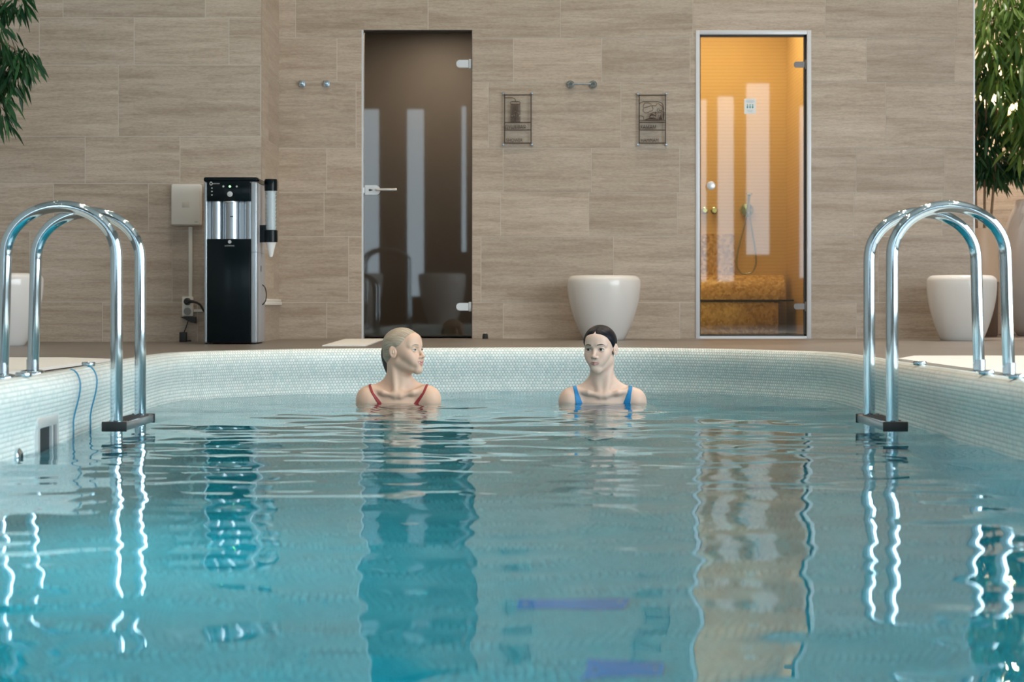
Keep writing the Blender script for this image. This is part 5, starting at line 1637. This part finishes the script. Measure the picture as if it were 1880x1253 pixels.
    for sx in (-1, 1):
        b = MB(); n = 24
        up = Vector((0, 0, 1)); sd = gaze.cross(up).normalized(); up2 = sd.cross(gaze)
        vs = []; fs = []; mi = []
        rings = [0.0, 0.14, 0.20, 0.36, 0.46, 0.53, 0.70, 1.0, 1.4, 1.9, 2.5, PI]
        for a in rings:
            for kk in range(n):
                t = 2*PI*kk/n
                vs.append((gaze*math.cos(a) + (sd*math.cos(t) + up2*math.sin(t))*math.sin(a))*0.0121)
        for i in range(len(rings)-1):
            for kk in range(n):
                fs.append((i*n+kk, i*n+(kk+1) % n, (i+1)*n+(kk+1) % n, (i+1)*n+kk)); mi.append(1 if rings[i+1] <= 0.54 else 0)
        base = len(b.v); b.add(vs, fs, 0, True); b.m[-len(fs):] = mi
        b.v = [tuple(Vector(v) + Vector((sx*0.0312, -0.0715, 0.0005))) for v in b.v]
        place(b.build('eye', [M['eye_white'], M[P['iris']]]))
        # brow and lash line
        br = P['brow']
        bz = br['z']
        pts = [(sx*0.0150, -0.0905, bz+0.0020), (sx*0.022, -0.0895, bz+0.0034), (sx*0.031, -0.0855, bz+0.0044), (sx*0.040, -0.0785, bz+0.0036), (sx*0.047, -0.0705, bz-0.0004)]
        pp_ = smooth_pts(pts, 4); m = len(pp_)
        pp2 = []
        for p in pp_:
            # drop the point onto the skin from the front
            ys_ = np.linspace(-0.115, -0.03, 120); q = np.array([B.h2b((p.x, yy, p.z)) for yy in ys_])
            ii = np.clip(np.searchsorted(B.xs, q[:, 0]), 0, len(B.xs)-1); jj = np.clip(np.searchsorted(B.ys, q[:, 1]), 0, len(B.ys)-1); kk_ = np.clip(np.searchsorted(B.zs, q[:, 2]), 0, len(B.zs)-1)
            dd = B.D[ii, jj, kk_]; hit = np.nonzero(dd < 0.0)[0]
            yy = ys_[hit[0]] if len(hit) else p.y
            pp2.append((p.x, yy, p.z))
        rad = [br['r']*(0.75+0.5*math.sin(PI*min(1, (t/(m-1))*1.15)))*(1 if t < m*0.6 else 1-0.7*(t-m*0.6)/(m*0.4)) for t in range(m)]
        place(MB().tube(pp2, rad, 8).build('eyebrow', M[br['mat']]))
        lp = []
        for t in range(9):
            xx = -0.0128 + 0.0256*t/8
            zz = P['eye_open']*math.sqrt(max(0, 1-(xx/0.0138)**2)) + 0.0004 - 0.10*abs(xx)
            yy = -math.sqrt(max(0, 0.0139**2 - xx*xx - zz*zz))
            lp.append((sx*0.0312+xx, -0.0715+yy-0.0004, 0.0005+zz))
        place(MB().tube(lp, P['lash'], 6).build('eyelashes', M['brow_dark']))
    return B, place

# --- the older bather, facing along the pool towards the other
wA = empty('person', (-0.540, 9.07, 0.0))
tag(wA, 'person with slicked wet blonde hair and red swimsuit straps, head turned aside, smiling', 'person')
PA = dict(head=(0.026, -0.004, 0.246), yaw=math.radians(61), pitch=math.radians(-4), roll=0.0, jaw=1.0, smile=1.0, eye_open=0.0048, shoulder=0.197, sh_up=0.006, arm_fwd=0.03,
          wrist=((-0.10, -0.34, -0.16), (0.13, -0.36, -0.15)),
          skin=(0.69, 0.47, 0.355), lip=(0.50, 0.21, 0.20), lip_amt=0.85, blush=(0.68, 0.36, 0.29),
          strap_x=0.10, strap_c=[0.070, 0.078, 0.087, 0.122, 0.150], strap_w=[0.060, 0.020, 0.0105, 0.0062, 0.0055], suit='red_suit',
          hairline=[0.083, 0.078, 0.060, 0.040, 0.024, 0.016, 0.026, 0.010, -0.030, -0.060, -0.064], hair_th=0.005, hair='hair_blonde', parting=False,
          gaze=(0.0, -1, 0.0), iris='iris_grey', brow=dict(z=0.0205, r=0.0018, mat='brow_light'), lash=0.0009)
BA, placeA = make_person(wA, PA)
tl = MB()
for (dx, r0) in ((0.0, 0.015),):
    tl.tube(smooth_pts([(0.0, 0.100, 0.030), (0.0, 0.107, -0.01), (0.0, 0.098, -0.06), (0.0, 0.085, -0.105), (0.0, 0.078, -0.125)], 5), [0.012 + 0.009*math.sin(PI*min(1, 0.15+k/20*0.95)) for k in range(21)], 16)
placeA(tl.build('hair_tail', M['hair_dark']))
th_ = MB()
tv = []; tf = []
for k in range(15):
    a = (k-7)/7
    x = a*0.0205; y = -0.0925 + 0.0105*a*a; z = -0.0618 + 0.0066*abs(a)
    hgt = 0.0034*(1-0.45*a*a)
    tv += [(x, y, z-hgt), (x, y-0.0006, z), (x, y, z+hgt), (x, y+0.005, z+hgt), (x, y+0.005, z-hgt)]
for k in range(14):
    for m in range(5): tf.append((k*5+m, k*5+(m+1) % 5, (k+1)*5+(m+1) % 5, (k+1)*5+m))
tf += [tuple(range(4, -1, -1)), tuple(range(70, 75))]
th_.add(tv, tf, 0, True)
placeA(th_.build('teeth', M['teeth']))

# --- the dark-haired bather, facing the viewer
wB = empty('person', (0.431, 9.07, 0.0))
tag(wB, 'person with centre-parted wet black hair and blue swimsuit straps, facing the viewer', 'person')
PB = dict(head=(-0.014, -0.010, 0.256), yaw=math.radians(-19), pitch=math.radians(2), roll=math.radians(-1), jaw=0.91, smile=0.0, eye_open=0.0060, shoulder=0.204, sh_up=-0.004, arm_fwd=0.01,
          wrist=((-0.22, -0.30, -0.30), (0.22, -0.30, -0.30)),
          skin=(0.68, 0.505, 0.42), lip=(0.50, 0.22, 0.21), lip_amt=0.85, blush=(0.62, 0.36, 0.31),
          strap_x=0.12, strap_c=[0.085, 0.103, 0.113, 0.126, 0.144], strap_w=[0.060, 0.026, 0.0165, 0.0095, 0.0085], suit='blue_suit',
          hairline=[0.074, 0.068, 0.052, 0.032, 0.010, -0.004, 0.018, 0.000, -0.035, -0.060, -0.064], hair_th=0.0065, hair='hair_black', parting=True,
          gaze=(-0.10, -1, 0.0), iris='iris', brow=dict(z=0.0205, r=0.0022, mat='brow_dark'), lash=0.0014)
BB_, placeB = make_person(wB, PB)
bn_ = MB(); bn_.tube(smooth_pts([(0.0, 0.100, 0.0), (0.012, 0.112, -0.03), (0.02, 0.10, -0.08), (0.024, 0.085, -0.115)], 5), [0.018, 0.02, 0.021, 0.022, 0.022, 0.022, 0.022, 0.021, 0.02, 0.019, 0.018, 0.017, 0.015, 0.012, 0.009, 0.005], 16)
placeB(bn_.build('hair_tail', M['hair_black']))
